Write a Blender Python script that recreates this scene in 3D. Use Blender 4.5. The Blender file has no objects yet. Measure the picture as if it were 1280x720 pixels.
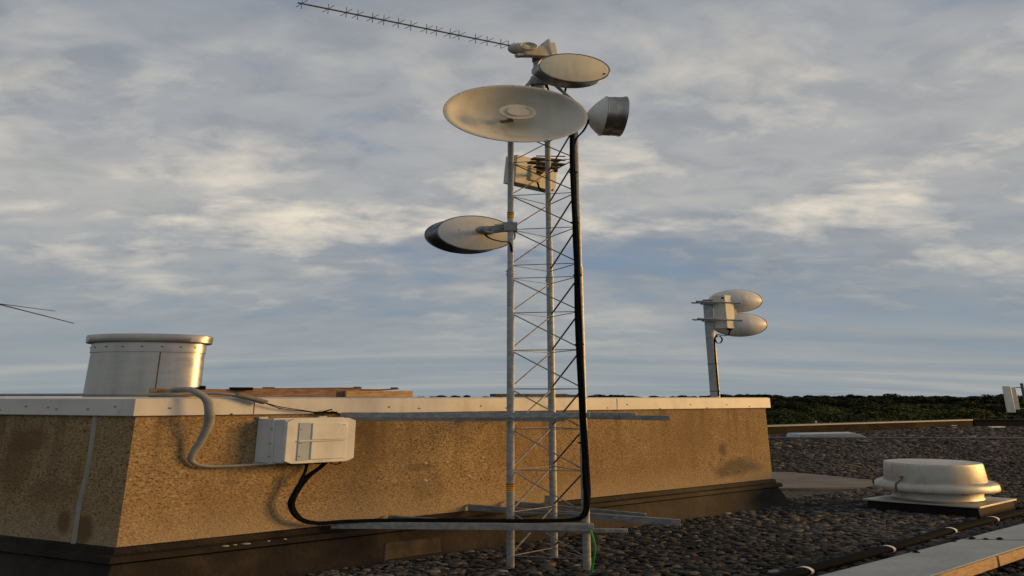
import bpy, math, random
import numpy as np
from mathutils import Vector, Matrix
random.seed(7); RNG = np.random.default_rng(11)
sc = bpy.context.scene
COL = sc.collection
PI = math.pi; rad = math.radians
W = 2.37            # everything in this place is wide for its height: round sections are W times as wide as they are deep
V = Vector

# ------------------------------------------------------------------ mesh builder
class MB:
    def __init__(s): s.v = []; s.f = []; s.sm = []
    def add(s, vs, fs, smooth=False):
        b = len(s.v); s.v += [tuple(v) for v in vs]
        for f in fs: s.f.append(tuple(i+b for i in f)); s.sm.append(smooth)
    def box(s, c, size, u=(1,0,0), w=(0,0,1)):
        """box centred at c, size along u / (w x u) / w; all in wide coordinates"""
        u = V(u).normalized(); w = V(w); w = (w - u*w.dot(u)).normalized(); n = w.cross(u)
        c = V(c); a,b,d = (q/2 for q in size)
        vs = [c+u*(i*a)+n*(j*b)+w*(k*d) for i in (-1,1) for j in (-1,1) for k in (-1,1)]
        s.add(vs, [(0,1,3,2),(4,6,7,5),(0,4,5,1),(2,3,7,6),(0,2,6,4),(1,5,7,3)])
    def tbox(s, c, size, u=(1,0,0), w=(0,0,1)):
        """box described with natural proportions, then W times as wide"""
        m = MB(); m.box((0,0,0), size, u, w); c = V(c)
        s.add([(c.x+v[0]*W, c.y+v[1], c.z+v[2]) for v in m.v], m.f)
    def hexa(s, bot, top):
        """8 corners: bottom quad and top quad in the same order"""
        vs = list(bot)+list(top); n = len(bot)
        fs = [tuple(range(n-1,-1,-1)), tuple(range(n,2*n))]
        fs += [(i,(i+1)%n,n+(i+1)%n,n+i) for i in range(n)]
        s.add(vs, fs)
    def tube(s, pts, r, n=10, cap=True, smooth=True):
        P = [V((p[0]/W,p[1],p[2])) for p in pts]
        k = len(P); rs = r if isinstance(r,(list,tuple)) else [r]*k
        T = []
        for i in range(k):
            d = (P[min(i+1,k-1)]-P[max(i-1,0)]); T.append(d.normalized() if d.length>1e-9 else V((0,0,1)))
        a = V((0,0,1)) if abs(T[0].z)<.9 else V((0,1,0))
        N = (a-T[0]*a.dot(T[0])).normalized(); vs=[]
        for i in range(k):
            N = (N-T[i]*N.dot(T[i])).normalized(); B = T[i].cross(N)
            for j in range(n):
                q = P[i]+(N*math.cos(2*PI*j/n)+B*math.sin(2*PI*j/n))*rs[i]
                vs.append((q.x*W,q.y,q.z))
        fs=[(i*n+j,i*n+(j+1)%n,(i+1)*n+(j+1)%n,(i+1)*n+j) for i in range(k-1) for j in range(n)]
        s.add(vs,fs,smooth)
        if cap:
            b=len(s.v)-n*k
            s.f.append(tuple(b+j for j in range(n-1,-1,-1))); s.sm.append(False)
            s.f.append(tuple(b+(k-1)*n+j for j in range(n))); s.sm.append(False)
    def lathe(s, c, ax, prof, n=64, close=False, smooth=True, dy=1):
        """prof = [(distance along axis, radius)], natural proportions about c, then W times as wide"""
        ax=V(ax).normalized(); a=V((0,0,1)) if abs(ax.z)<.9 else V((0,1,0))
        N=(a-ax*a.dot(ax)).normalized(); B=ax.cross(N); c=V(c)
        prof=list(prof)
        if close: prof=prof+[prof[0]]
        vs=[]
        for h,r in prof:
            for j in range(n):
                q=ax*h+(N*math.cos(2*PI*j/n)+B*math.sin(2*PI*j/n))*r
                vs.append((c.x+q.x*W,c.y+q.y*dy,c.z+q.z))
        k=len(prof)
        s.add(vs,[(i*n+j,i*n+(j+1)%n,(i+1)*n+(j+1)%n,(i+1)*n+j) for i in range(k-1) for j in range(n)],smooth)
    def ball(s, c, r, n=16, m=10):
        prof=[(-math.cos(PI*i/m),math.sin(PI*i/m)) for i in range(m+1)]
        c=V(c); vs=[]
        for h,q in prof:
            for j in range(n): vs.append((c.x+r[0]*q*math.cos(2*PI*j/n),c.y+r[1]*q*math.sin(2*PI*j/n),c.z+r[2]*h))
        s.add(vs,[(i*n+j,i*n+(j+1)%n,(i+1)*n+(j+1)%n,(i+1)*n+j) for i in range(m) for j in range(n)],True)

def spline(pts, n=8):
    P=[V(p) for p in pts]; out=[]
    for i in range(len(P)-1):
        a=P[max(i-1,0)];b=P[i];c=P[i+1];d=P[min(i+2,len(P)-1)]
        for k in range(n):
            t=k/n
            out.append(.5*((2*b)+(c-a)*t+(2*a-5*b+4*c-d)*t*t+(3*b-a-3*c+d)*t**3))
    out.append(P[-1]); return out

def wpos(o):
    p=V((0,0,0))
    while o is not None: p+=o.location; o=o.parent
    return p
def part1(name, mb, m, parent, label=None, bevel=0):
    """one mesh object under its thing; geometry is given in world coordinates"""
    off=wpos(parent) if parent else V((0,0,0))
    me=bpy.data.meshes.new(name)
    me.from_pydata([(v[0]-off.x,v[1]-off.y,v[2]-off.z) for v in mb.v],[],mb.f)
    for p,sm in zip(me.polygons,mb.sm): p.use_smooth=sm
    me.materials.append(m); me.validate(); me.set_sharp_from_angle(angle=rad(38)); me.update()
    o=bpy.data.objects.new(name,me); COL.objects.link(o); o.parent=parent
    if label: o['label']=label
    if bevel:
        b=o.modifiers.new('bevel','BEVEL'); b.width=bevel; b.segments=2; b.limit_method='ANGLE'; b.angle_limit=rad(35)
    return o
SPLIT={'rivet','anchor_mark','connector','seam','paint_splash','filler_dab','bolt','screw','clip','cable_tie','joint_bolt','mounting_tab','cable_gland','raised_panel','support_block','band','wire','edge_strip','warning_text','foot','label_print','strap','mounting_plate','pipe','bracket_bar'}
def islands(mb):
    par=list(range(len(mb.v)))
    def fd_(i):
        while par[i]!=i: par[i]=par[par[i]]; i=par[i]
        return i
    for f in mb.f:
        r_=fd_(f[0])
        for i in f[1:]: par[fd_(i)]=r_
    grp={}
    for f,sm in zip(mb.f,mb.sm): grp.setdefault(fd_(f[0]),[]).append((f,sm))
    out=[]
    for fs in grp.values():
        q=MB(); ix={}
        for f,sm in fs:
            nf=[]
            for i in f:
                if i not in ix: ix[i]=len(q.v); q.v.append(mb.v[i])
                nf.append(ix[i])
            q.f.append(tuple(nf)); q.sm.append(sm)
        out.append(q)
    return out
def part(name, mb, m, parent, label=None, bevel=0):
    if name in SPLIT and parent is not None:
        for q in islands(mb): o=part1(name,q,m,parent,label,bevel)
        return o
    return part1(name,mb,m,parent,label,bevel)
def tag(o,label,cat,group=None,kind=None):
    o['label']=label
    if cat: o['category']=cat
    if group: o['group']=group
    if kind: o['kind']=kind
    return o
def thing(name,label,cat,loc,group=None):
    o=bpy.data.objects.new(name,None); o.empty_display_size=.1; COL.objects.link(o); o.location=loc
    return tag(o,label,cat,group)
def single(name,mb,m,label,cat,loc,group=None,bevel=0,kind=None):
    e=bpy.data.objects.new('tmp',None); e.location=loc
    off=V(loc); mb.v=[(v[0]-off.x,v[1]-off.y,v[2]-off.z) for v in mb.v]
    o=part(name,mb,m,None,bevel=bevel); o.location=loc
    bpy.data.objects.remove(e)
    return tag(o,label,cat,group,kind)

# ------------------------------------------------------------------ materials
def mat(name): 
    m=bpy.data.materials.new(name); m.use_nodes=True
    nt=m.node_tree; return m,nt,nt.nodes['Principled BSDF']
def N(nt,t,**kw):
    n=nt.nodes.new(t)
    for k,v in kw.items():
        if k in n.inputs.keys() if isinstance(k,str) else False: n.inputs[k].default_value=v
        else: setattr(n,k,v)
    return n
def L(nt,a,b): nt.links.new(a,b)
def coords(nt,scale=1,squash=(1,1,1)):
    tc=N(nt,'ShaderNodeTexCoord'); mp=N(nt,'ShaderNodeMapping')
    mp.inputs['Scale'].default_value=(scale/W*squash[0],scale*squash[1],scale*squash[2])
    L(nt,tc.outputs['Object'],mp.inputs['Vector']); return mp.outputs['Vector']
def noise(nt,vec,scale,detail=4,rough=.55,dist=0):
    n=N(nt,'ShaderNodeTexNoise'); n.inputs['Scale'].default_value=scale; n.inputs['Detail'].default_value=detail
    n.inputs['Roughness'].default_value=rough; n.inputs['Distortion'].default_value=dist
    L(nt,vec,n.inputs['Vector']); return n.outputs['Fac']
def ramp(nt,fac,stops):
    r=N(nt,'ShaderNodeValToRGB'); e=r.color_ramp.elements
    while len(e)<len(stops): e.new(.5)
    for el,(p,c) in zip(e,stops):
        el.position=p; el.color=(c,c,c,1) if isinstance(c,(int,float)) else (*c,1)
    L(nt,fac,r.inputs['Fac']); return r.outputs['Color']
def mixc(nt,fac,a,b,mode='MIX'):
    n=N(nt,'ShaderNodeMix',data_type='RGBA',blend_type=mode)
    for s,v in ((n.inputs[0],fac),(n.inputs[6],a),(n.inputs[7],b)):
        if isinstance(v,(int,float)): s.default_value=v
        elif isinstance(v,tuple): s.default_value=(*v,1)
        else: L(nt,v,s)
    return n.outputs[2]
def math_(nt,op,a,b=None,clamp=False):
    n=N(nt,'ShaderNodeMath',operation=op,use_clamp=clamp)
    for i,v in enumerate((a,b)):
        if v is None: continue
        if isinstance(v,(int,float)): n.inputs[i].default_value=v
        else: L(nt,v,n.inputs[i])
    return n.outputs[0]
def bump(nt,bs,h,strength=.3,dist=.01):
    b=N(nt,'ShaderNodeBump'); b.inputs['Strength'].default_value=strength; b.inputs['Distance'].default_value=dist
    L(nt,h,b.inputs['Height']); L(nt,b.outputs['Normal'],bs.inputs['Normal'])
def plain(name,c1,c2,scale=8,rough=.6,metal=0,bs=None,bstr=.2,detail=5,lo=.35,hi=.68,squash=(1,1,1),rvar=0,spec=None,dirt=0):
    m,nt,b=mat(name); v=coords(nt,1,squash); f=noise(nt,v,scale,detail,.62)
    cc_=ramp(nt,f,[(lo,c1),(hi,c2)])
    if dirt:
        dn=noise(nt,coords(nt,1,(1,1,.16)),9,5,.6); dm=noise(nt,v,2.5,4,.6)
        cc_=mixc(nt,math_(nt,'MULTIPLY',ramp(nt,dn,[(.46,0),(.70,dirt)]),ramp(nt,dm,[(.38,.2),(.6,1)])),cc_,tuple(q*.45 for q in c1))
        cc_=mixc(nt,ramp(nt,noise(nt,v,70,3,.7),[(.62,0),(.72,dirt*.7)]),cc_,tuple(q*.4 for q in c1))
    L(nt,cc_,b.inputs['Base Color'])
    b.inputs['Roughness'].default_value=rough; b.inputs['Metallic'].default_value=metal
    if spec is not None: b.inputs['Specular IOR Level'].default_value=spec
    if rvar:
        f2=noise(nt,v,scale*2.3,3); r=math_(nt,'MULTIPLY_ADD',f2,rvar); r.node.inputs[2].default_value=rough-rvar/2
        L(nt,r,b.inputs['Roughness'])
    if bs: bump(nt,b,noise(nt,v,bs,4),bstr)
    return m
GALV=plain('galvanized_steel',(.23,.245,.25),(.39,.40,.40),30,.5,.5,60,.12,rvar=.2)
GALVD=plain('weathered_galvanized_steel',(.18,.185,.19),(.32,.325,.32),18,.55,.5,50,.15,rvar=.2)
DARKM=plain('dark_rod_steel',(.10,.10,.10),(.22,.22,.21),30,.5,.6)
RUST=plain('rusty_clamp_steel',(.07,.05,.035),(.20,.14,.09),30,.7,.3)
CREAM=plain('cream_painted_metal',(.55,.52,.43),(.64,.61,.515),6,.5,0,40,.05,lo=.3,hi=.7,dirt=.55)
CREAMD=plain('dull_cream_plastic',(.40,.37,.275),(.50,.465,.36),9,.55,0,30,.06,dirt=.6)
RADOME=plain('radome_fabric',(.62,.57,.44),(.70,.65,.51),5,.7,0,50,.04,dirt=.4)
WHITEP=plain('white_reflector_paint',(.60,.60,.57),(.70,.695,.66),5,.5,0,30,.04,dirt=.5)
GREYP=plain('grey_enclosure_plastic',(.50,.515,.50),(.58,.59,.575),7,.55,0,60,.04,dirt=.4)
GREYP2=plain('pale_enclosure_lid',(.60,.595,.56),(.68,.675,.64),7,.5,0,60,.04,dirt=.35)
DRUMM=plain('brushed_drum_metal',(.22,.22,.21),(.42,.41,.38),10,.36,.92,40,.08,squash=(1,1,.2))
HINGE=plain('blue_grey_hinge',(.33,.38,.42),(.40,.45,.48),9,.5)
STICK=plain('white_sticker',(.75,.73,.70),(.82,.80,.77),20,.6)
INK=plain('dark_red_ink',(.25,.06,.05),(.35,.10,.08),20,.6)
BLACK=plain('black_rubber',(.0045,.005,.006),(.009,.010,.0115),20,.8,spec=.05)
CONDUIT=plain('grey_pvc_conduit',(.21,.21,.205),(.29,.285,.275),14,.55,0,40,.05)
ALU=plain('spun_aluminium',(.41,.39,.345),(.53,.505,.445),7,.48,.5,50,.05,lo=.3,hi=.72,rvar=.2,dirt=.7)
CAPM=plain('coping_sheet_metal',(.57,.55,.50),(.66,.635,.59),2.2,.6,.1,5,.14,dirt=.45)
SLABM=plain('weathered_concrete',(.10,.095,.085),(.15,.14,.125),3,.9,0,60,.3)
WOODM,nt,b=mat('weathered_timber'); v=coords(nt,1,(.25,3,9)); f=noise(nt,v,6,6,.65,.3)
L(nt,ramp(nt,f,[(.3,(.10,.06,.035)),(.55,(.23,.14,.08)),(.75,(.33,.21,.12))]),b.inputs['Base Color']); b.inputs['Roughness'].default_value=.85; bump(nt,b,f,.4,.01)
WOODL,nt,b=mat('fresh_cut_timber'); v=coords(nt,1,(.25,3,9)); f=noise(nt,v,6,6,.65,.3)
L(nt,ramp(nt,f,[(.3,(.22,.13,.06)),(.55,(.42,.27,.13)),(.75,(.52,.36,.19))]),b.inputs['Base Color']); b.inputs['Roughness'].default_value=.8; bump(nt,b,f,.3,.01)
BOARDM,nt,b=mat('grey_coated_board'); v=coords(nt,1); f=noise(nt,v,3,6,.6); f2=noise(nt,v,40,3)
L(nt,mixc(nt,ramp(nt,f2,[(.45,0),(.7,.35)]),ramp(nt,f,[(.3,(.21,.245,.26)),(.6,(.29,.335,.35)),(.8,(.35,.385,.40))]),(.12,.12,.12)),b.inputs['Base Color']); b.inputs['Roughness'].default_value=.55; bump(nt,b,f2,.12)
PALE=plain('pale_green_plastic',(.42,.50,.42),(.52,.58,.50),9,.5)
GREEN=plain('green_wire_insulation',(.01,.20,.03),(.02,.30,.06),9,.45)

# brushed duct metal: vertical anisotropic streaks, seams in the mesh
DUCT,nt,b=mat('duct_sheet_metal'); v=coords(nt,1,(1,1,.06)); f=noise(nt,v,9,5,.6); f2=noise(nt,coords(nt,1,(1,1,3)),5,5)
L(nt,mixc(nt,.4,ramp(nt,f,[(.3,(.36,.35,.32)),(.7,(.56,.54,.50))]),ramp(nt,f2,[(.3,(.34,.33,.30)),(.7,(.58,.56,.52))])),b.inputs['Base Color'])
b.inputs['Metallic'].default_value=.95; bump(nt,b,f2,.06,.02)
L(nt,ramp(nt,f2,[(.3,.36),(.7,.50)]),b.inputs['Roughness'])

# stucco of pebble-dash render: tan grit with dark specks, damp stains and vertical streaks
STUC,nt,b=mat('pebble_dash_render'); v=coords(nt,1); 
g=noise(nt,v,62,4,.78); md=noise(nt,v,11,4,.6); big=noise(nt,v,1.3,5,.6); st=noise(nt,coords(nt,1,(1,1,.18)),2.2,5,.6); vo=N(nt,'ShaderNodeTexVoronoi'); L(nt,v,vo.inputs['Vector']); vo.inputs['Scale'].default_value=85
base=ramp(nt,g,[(.36,(.045,.032,.018)),(.44,(.245,.168,.086)),(.57,(.36,.258,.138)),(.70,(.52,.395,.24))])
base=mixc(nt,ramp(nt,vo.outputs['Distance'],[(.0,.75),(.30,0)]),base,(.085,.06,.03))
base=mixc(nt,ramp(nt,md,[(.48,0),(.68,.32)]),base,(.15,.095,.045))
base=mixc(nt,ramp(nt,big,[(.42,0),(.66,.6)]),base,(.215,.138,.068))
base=mixc(nt,ramp(nt,st,[(.52,0),(.78,.55)]),base,(.13,.085,.045))
tcx=N(nt,'ShaderNodeTexCoord'); sp=N(nt,'ShaderNodeSeparateXYZ'); L(nt,tcx.outputs['Object'],sp.inputs[0])
low=N(nt,'ShaderNodeMapRange'); low.inputs['From Min'].default_value=.75; low.inputs['From Max'].default_value=.42
L(nt,sp.outputs['Z'],low.inputs['Value']); lown=math_(nt,'MULTIPLY',low.outputs[0],math_(nt,'MULTIPLY',big,.9),True)
base=mixc(nt,lown,base,(.38,.31,.215))
dr=noise(nt,coords(nt,1,(1,1,.05)),7,4,.6); tp=N(nt,'ShaderNodeMapRange'); tp.inputs['From Min'].default_value=.75; tp.inputs['From Max'].default_value=1.56; L(nt,sp.outputs['Z'],tp.inputs['Value'])
base=mixc(nt,math_(nt,'MULTIPLY',ramp(nt,dr,[(.50,0),(.66,.75)]),tp.outputs[0]),base,(.11,.075,.038))
def blot(cx,cy,cz,rx,ry,rz,amt,colr,base):
    mp=N(nt,'ShaderNodeMapping'); mp.inputs['Location'].default_value=(-cx/rx,-cy/ry,-cz/rz); mp.inputs['Scale'].default_value=(1/rx,1/ry,1/rz)
    wob=N(nt,'ShaderNodeVectorMath',operation='ADD'); nn=N(nt,'ShaderNodeTexNoise'); nn.inputs['Scale'].default_value=5; nn.inputs['Detail'].default_value=4; L(nt,v,nn.inputs['Vector'])
    sc_=N(nt,'ShaderNodeVectorMath',operation='SCALE'); L(nt,nn.outputs['Color'],sc_.inputs[0]); sc_.inputs['Scale'].default_value=.9
    su=N(nt,'ShaderNodeVectorMath',operation='SUBTRACT'); L(nt,sc_.outputs[0],su.inputs[0]); su.inputs[1].default_value=(.45,.45,.45)
    L(nt,tcx.outputs['Object'],mp.inputs['Vector']); L(nt,mp.outputs['Vector'],wob.inputs[0]); L(nt,su.outputs[0],wob.inputs[1])
    ln=N(nt,'ShaderNodeVectorMath',operation='LENGTH'); L(nt,wob.outputs[0],ln.inputs[0])
    return mixc(nt,ramp(nt,ln.outputs['Value'],[(.55,amt),(1.0,0)]),base,colr)
A0=(-3.39,4.78); B0=(4.12,8.60)
# (object origin of the wall is A0 at z 0)
def onwall(f,z): return (f*(B0[0]-A0[0]),f*(B0[1]-A0[1]),z)
for f,z,rx,rz,amt,colr in [(.905,.66,.75,.17,.75,(.085,.075,.06)),(.875,.93,.12,.12,.7,(.08,.07,.06)),(.318,.95,.28,.06,.5,(.10,.08,.05)),(.33,.72,.25,.2,.3,(.12,.09,.05))]:
    c=onwall(f,z); base=blot(c[0],c[1],c[2],rx,rx*.6,rz,amt,colr,base)
for k,z,rx,rz,amt in [(.46,.60,.09,.14,.8),(.28,.545,.12,.16,.85),(.90,1.30,.30,.15,.6),(.98,1.05,.22,.35,.5),(.42,1.0,.06,.2,.4),(.62,.85,.35,.12,.35)]:
    base=blot(-1.39*k,.41*k,z,rx,.4,rz,amt,(.13,.075,.03),base)
L(nt,base,b.inputs['Base Color']); b.inputs['Roughness'].default_value=.95; b.inputs['Specular IOR Level'].default_value=.15
hh=math_(nt,'ADD',g,math_(nt,'MULTIPLY',vo.outputs['Distance'],.8)); bump(nt,b,hh,.5,.008)

FLASH,nt,b=mat('bitumen_flashing'); v=coords(nt,1); f=noise(nt,v,2.6,6,.65,.6); s2=noise(nt,coords(nt,1,(1,1,.25)),4,5,.6); fine=noise(nt,v,50,3)
c_=ramp(nt,f,[(.32,(.007,.0055,.0045)),(.5,(.018,.0135,.010)),(.72,(.042,.031,.022))])
c_=mixc(nt,ramp(nt,s2,[(.5,0),(.8,.5)]),c_,(.055,.041,.03))
L(nt,c_,b.inputs['Base Color']); b.inputs['Roughness'].default_value=.7; b.inputs['Specular IOR Level'].default_value=.2; bump(nt,b,math_(nt,'ADD',f,math_(nt,'MULTIPLY',fine,.3)),.5,.03)
BITUM=plain('black_bitumen',(.007,.0065,.006),(.017,.015,.013),6,.75,0,20,.3,spec=.12)

DECK,nt,b=mat('gravel_ballast'); v=coords(nt,1); vo=N(nt,'ShaderNodeTexVoronoi'); vo.inputs['Scale'].default_value=19; L(nt,v,vo.inputs['Vector'])
lg=noise(nt,v,.5,4); cc=N(nt,'ShaderNodeSeparateColor'); L(nt,vo.outputs['Color'],cc.inputs[0])
c_=ramp(nt,cc.outputs[0],[(0,(.028,.025,.022)),(.5,(.06,.053,.046)),(.85,(.095,.085,.072)),(1,(.2,.18,.16))])
c_=mixc(nt,ramp(nt,vo.outputs['Distance'],[(.35,0),(.62,.85)]),c_,(.012,.011,.010))
c_=mixc(nt,ramp(nt,lg,[(.4,0),(.7,.3)]),c_,(.07,.06,.05))
L(nt,c_,b.inputs['Base Color']); b.inputs['Roughness'].default_value=.9
bump(nt,b,math_(nt,'SUBTRACT',1.0,vo.outputs['Distance']),1.0,.05)
STONE,nt,b=mat('river_pebbles'); at=N(nt,'ShaderNodeAttribute'); at.attribute_name='tone'; f=noise(nt,coords(nt,1),60,3)
c_=ramp(nt,at.outputs['Fac'],[(0,(.024,.025,.026)),(.45,(.062,.061,.059)),(.75,(.102,.099,.093)),(.93,(.145,.14,.131)),(1,(.28,.275,.265))])
c_=mixc(nt,ramp(nt,f,[(.4,0),(.75,.4)]),c_,(.052,.047,.040))
L(nt,c_,b.inputs['Base Color']); b.inputs['Roughness'].default_value=.85; b.inputs['Specular IOR Level'].default_value=.06

LEAF,nt,b=mat('wood_foliage'); at=N(nt,'ShaderNodeAttribute'); at.attribute_name='tone'
L(nt,ramp(nt,at.outputs['Fac'],[(0,(.004,.007,.003)),(.45,(.013,.022,.007)),(.75,(.030,.047,.013)),(1,(.07,.092,.024))]),b.inputs['Base Color']); b.inputs['Roughness'].default_value=.8; b.inputs['Specular IOR Level'].default_value=.1
BARK=plain('tree_bark',(.03,.022,.016),(.06,.045,.03),3,.9)
TERR=plain('hill_undergrowth',(.004,.006,.003),(.011,.016,.006),.05,.95,spec=.03)

# ------------------------------------------------------------------ light, sky
SUN_AZ=rad(-3); SUN_EL=rad(8)
w=bpy.data.worlds.new('World'); sc.world=w; w.use_nodes=True; nt=w.node_tree
bg=nt.nodes['Background']
sky=N(nt,'ShaderNodeTexSky'); sky.sky_type='NISHITA'; sky.sun_disc=False; sky.sun_elevation=SUN_EL; sky.sun_rotation=PI/2-SUN_AZ
sky.altitude=50; sky.air_density=1.0; sky.dust_density=1.5; sky.ozone_density=1.5
tc=N(nt,'ShaderNodeTexCoord'); sx=N(nt,'ShaderNodeSeparateXYZ'); L(nt,tc.outputs['Generated'],sx.inputs[0])
zz=math_(nt,'MAXIMUM',sx.outputs['Z'],.0); zp=math_(nt,'ADD',zz,.075)
px=math_(nt,'DIVIDE',math_(nt,'MULTIPLY',sx.outputs['X'],1/W),zp); py=math_(nt,'DIVIDE',sx.outputs['Y'],zp)
zq=math_(nt,'ADD',zz,.20); qx=math_(nt,'DIVIDE',math_(nt,'MULTIPLY',sx.outputs['X'],1/W),zq); qy=math_(nt,'DIVIDE',sx.outputs['Y'],zq)
cq=N(nt,'ShaderNodeCombineXYZ'); L(nt,qx,cq.inputs[0]); L(nt,qy,cq.inputs[1]); cq.inputs[2].default_value=5.3; qv=cq.outputs[0]
cb=N(nt,'ShaderNodeCombineXYZ'); L(nt,px,cb.inputs[0]); L(nt,py,cb.inputs[1]); cb.inputs[2].default_value=3.7
cv=cb.outputs[0]
nA=noise(nt,qv,1.0,4,.48,.5); nC=noise(nt,qv,.95,3,.5,.2)
cw=N(nt,'ShaderNodeMapping'); cw.inputs['Scale'].default_value=(1.35,1.0,1); cw.inputs['Rotation'].default_value=(0,0,-.2); L(nt,qv,cw.inputs['Vector'])
nB=noise(nt,cw.outputs[0],3.6,6,.52,.4); nE=noise(nt,cw.outputs[0],9,5,.55,.3)
cs=N(nt,'ShaderNodeMapping'); cs.inputs['Scale'].default_value=(.55,1.0,1); cs.inputs['Rotation'].default_value=(0,0,.12); L(nt,cv,cs.inputs['Vector']); nD=noise(nt,cs.outputs[0],.55,4,.55,.6)
skyc=mixc(nt,1.0,sky.outputs['Color'],(.10,.10,.10),'MULTIPLY')
skyc=mixc(nt,.75,skyc,(.20,.31,.475))
body=ramp(nt,nA,[(.34,(.22,.262,.325)),(.46,(.295,.322,.362)),(.57,(.385,.395,.408)),(.70,(.46,.455,.44))])
mot=ramp(nt,nE,[(.34,(.85,.87,.90)),(.5,(1,1,1)),(.68,(1.10,1.09,1.07))])
body=mixc(nt,.9,body,mot,'MULTIPLY')
mix_=math_(nt,'ADD',math_(nt,'MULTIPLY',nB,.68),math_(nt,'MULTIPLY',nE,.32))
den=ramp(nt,math_(nt,'ADD',math_(nt,'MULTIPLY',nA,.45),math_(nt,'MULTIPLY',mix_,.55)),[(.37,.15),(.475,1)])
col=mixc(nt,den,skyc,body)
hi=math_(nt,'MULTIPLY',ramp(nt,mix_,[(.50,0),(.57,.36),(.66,.9)]),ramp(nt,nC,[(.40,.08),(.60,1)]))
elv=ramp(nt,zz,[(.03,.3),(.14,.9),(.33,1),(.55,.75)])
hi=math_(nt,'MULTIPLY',hi,elv)
col=mixc(nt,hi,col,(.84,.75,.61))
# low haze with thin streaks
hz=ramp(nt,zz,[(0,.95),(.07,.8),(.18,.42),(.32,0)])
strk=ramp(nt,nD,[(.30,(.235,.29,.335)),(.48,(.285,.33,.36)),(.60,(.35,.375,.38)),(.76,(.48,.46,.415))])
col=mixc(nt,hz,col,strk)
dim=math_(nt,'MULTIPLY',ramp(nt,sx.outputs['Z'],[(.60,1),(.85,.75)]),ramp(nt,math_(nt,'ADD',math_(nt,'MULTIPLY',sx.outputs['Y'],.5),.5),[(.30,.95),(.62,1)]))  # unseen sky overhead and behind the camera darkened to lower the fill light
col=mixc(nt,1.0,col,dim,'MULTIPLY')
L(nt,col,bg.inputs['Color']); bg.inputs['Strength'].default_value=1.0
sd=bpy.data.lights.new('sun','SUN'); sd.energy=4.0; sd.angle=rad(13); sd.color=(1,.57,.18)
so=bpy.data.objects.new('sun',sd); COL.objects.link(so)
sv=V((math.cos(SUN_EL)*math.cos(SUN_AZ),math.cos(SUN_EL)*math.sin(SUN_AZ),math.sin(SUN_EL)))
so.rotation_euler=sv.to_track_quat('Z','Y').to_euler(); so.location=sv*40

cam=bpy.data.cameras.new('camera'); cam.sensor_width=36; cam.lens=36*644/1280; cam.clip_end=6000; cam.clip_start=.05
co=bpy.data.objects.new('camera',cam); COL.objects.link(co); co.location=(0,0,1.7); co.rotation_euler=(rad(102),0,0); sc.camera=co
sc.view_settings.view_transform='Standard'; sc.view_settings.look='None'; sc.view_settings.exposure=0; sc.view_settings.gamma=1
sc.cycles.max_bounces=5; sc.cycles.use_denoising=True

# ------------------------------------------------------------------ the setting: roof deck, far terrain, wood
m=MB(); deck=[(-40,-14,0),(60,-14,0),(60,30.75,0),(26.6,30.72,0),(-32,4.98,0),(-40,3,0)]
m.hexa([(x,y,-.4) for x,y,z in deck],deck)
o=part('ground',m,DECK,None); tag(o,'flat roof under dark pebble ballast',None,kind='structure')
def terr_z(x,y):
    d=math.hypot(x/1.6,y); t=max(0,min(1,(d-120)/800)); 
    k=max(0,min(1,(x/max(y,1)-.10)/.42)); k=k*k*(3-2*k)
    return -15+(5.6+2.9*k)*t*t*(3-2*t)+1.2*math.sin(x*.006+1)*t
m=MB(); xs=[-5200+i*160 for i in range(66)]; ys=[-60,60,120,180,240,320,420,540,680,820,920,1100,1500,2400,4200]
for y in ys:
    for x in xs: m.v.append((x,y,terr_z(x,y)))
for j in range(len(ys)-1):
    for i in range(len(xs)-1):
        a=j*len(xs)+i; m.f.append((a,a+1,a+1+len(xs),a+len(xs))); m.sm.append(True)
o=part('terrain',m,TERR,None); tag(o,'dark hillside far below the roof',None,kind='structure')

def leaf_crowns(crowns,nq,seed):
    """many small leaf faces spread through lumpy crowns; crowns = rows of (x,y,zcentre,rx,ry,rz,tone,leaf size)"""
    r=np.random.default_rng(seed); VS=[];TN=[]
    for (x,y,z,rx,ry,rz,tn,ls) in crowns:
        nl=6; lob=r.normal(size=(nl,3)); lob/=np.linalg.norm(lob,axis=1)[:,None]; lob[:,2]=np.abs(lob[:,2])*.8-.15
        lob*=.55; k=r.integers(0,nl,nq); d=r.normal(size=(nq,3)); d/=np.linalg.norm(d,axis=1)[:,None]
        p=lob[k]+d*(.50*r.uniform(.72,1.08,nq))[:,None]
        nrm=d+r.normal(size=(nq,3))*.45; nrm/=np.linalg.norm(nrm,axis=1)[:,None]
        t1=np.cross(nrm,r.normal(size=(nq,3))); t1/=np.linalg.norm(t1,axis=1)[:,None]; t2=np.cross(nrm,t1)
        c=p*np.array([rx,ry,rz])+np.array([x,y,z]); s=(ls*r.uniform(.6,1.3,nq))[:,None]; sw=np.array([W,1,1])
        q=np.stack([c+t1*s*sw,c+t2*s*.7*sw,c-t1*s*sw,c-t2*s*.7*sw],1)
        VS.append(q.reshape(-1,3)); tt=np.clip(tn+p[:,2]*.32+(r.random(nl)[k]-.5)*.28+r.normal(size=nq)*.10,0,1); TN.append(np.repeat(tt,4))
    return np.concatenate(VS),np.concatenate(TN)
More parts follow.
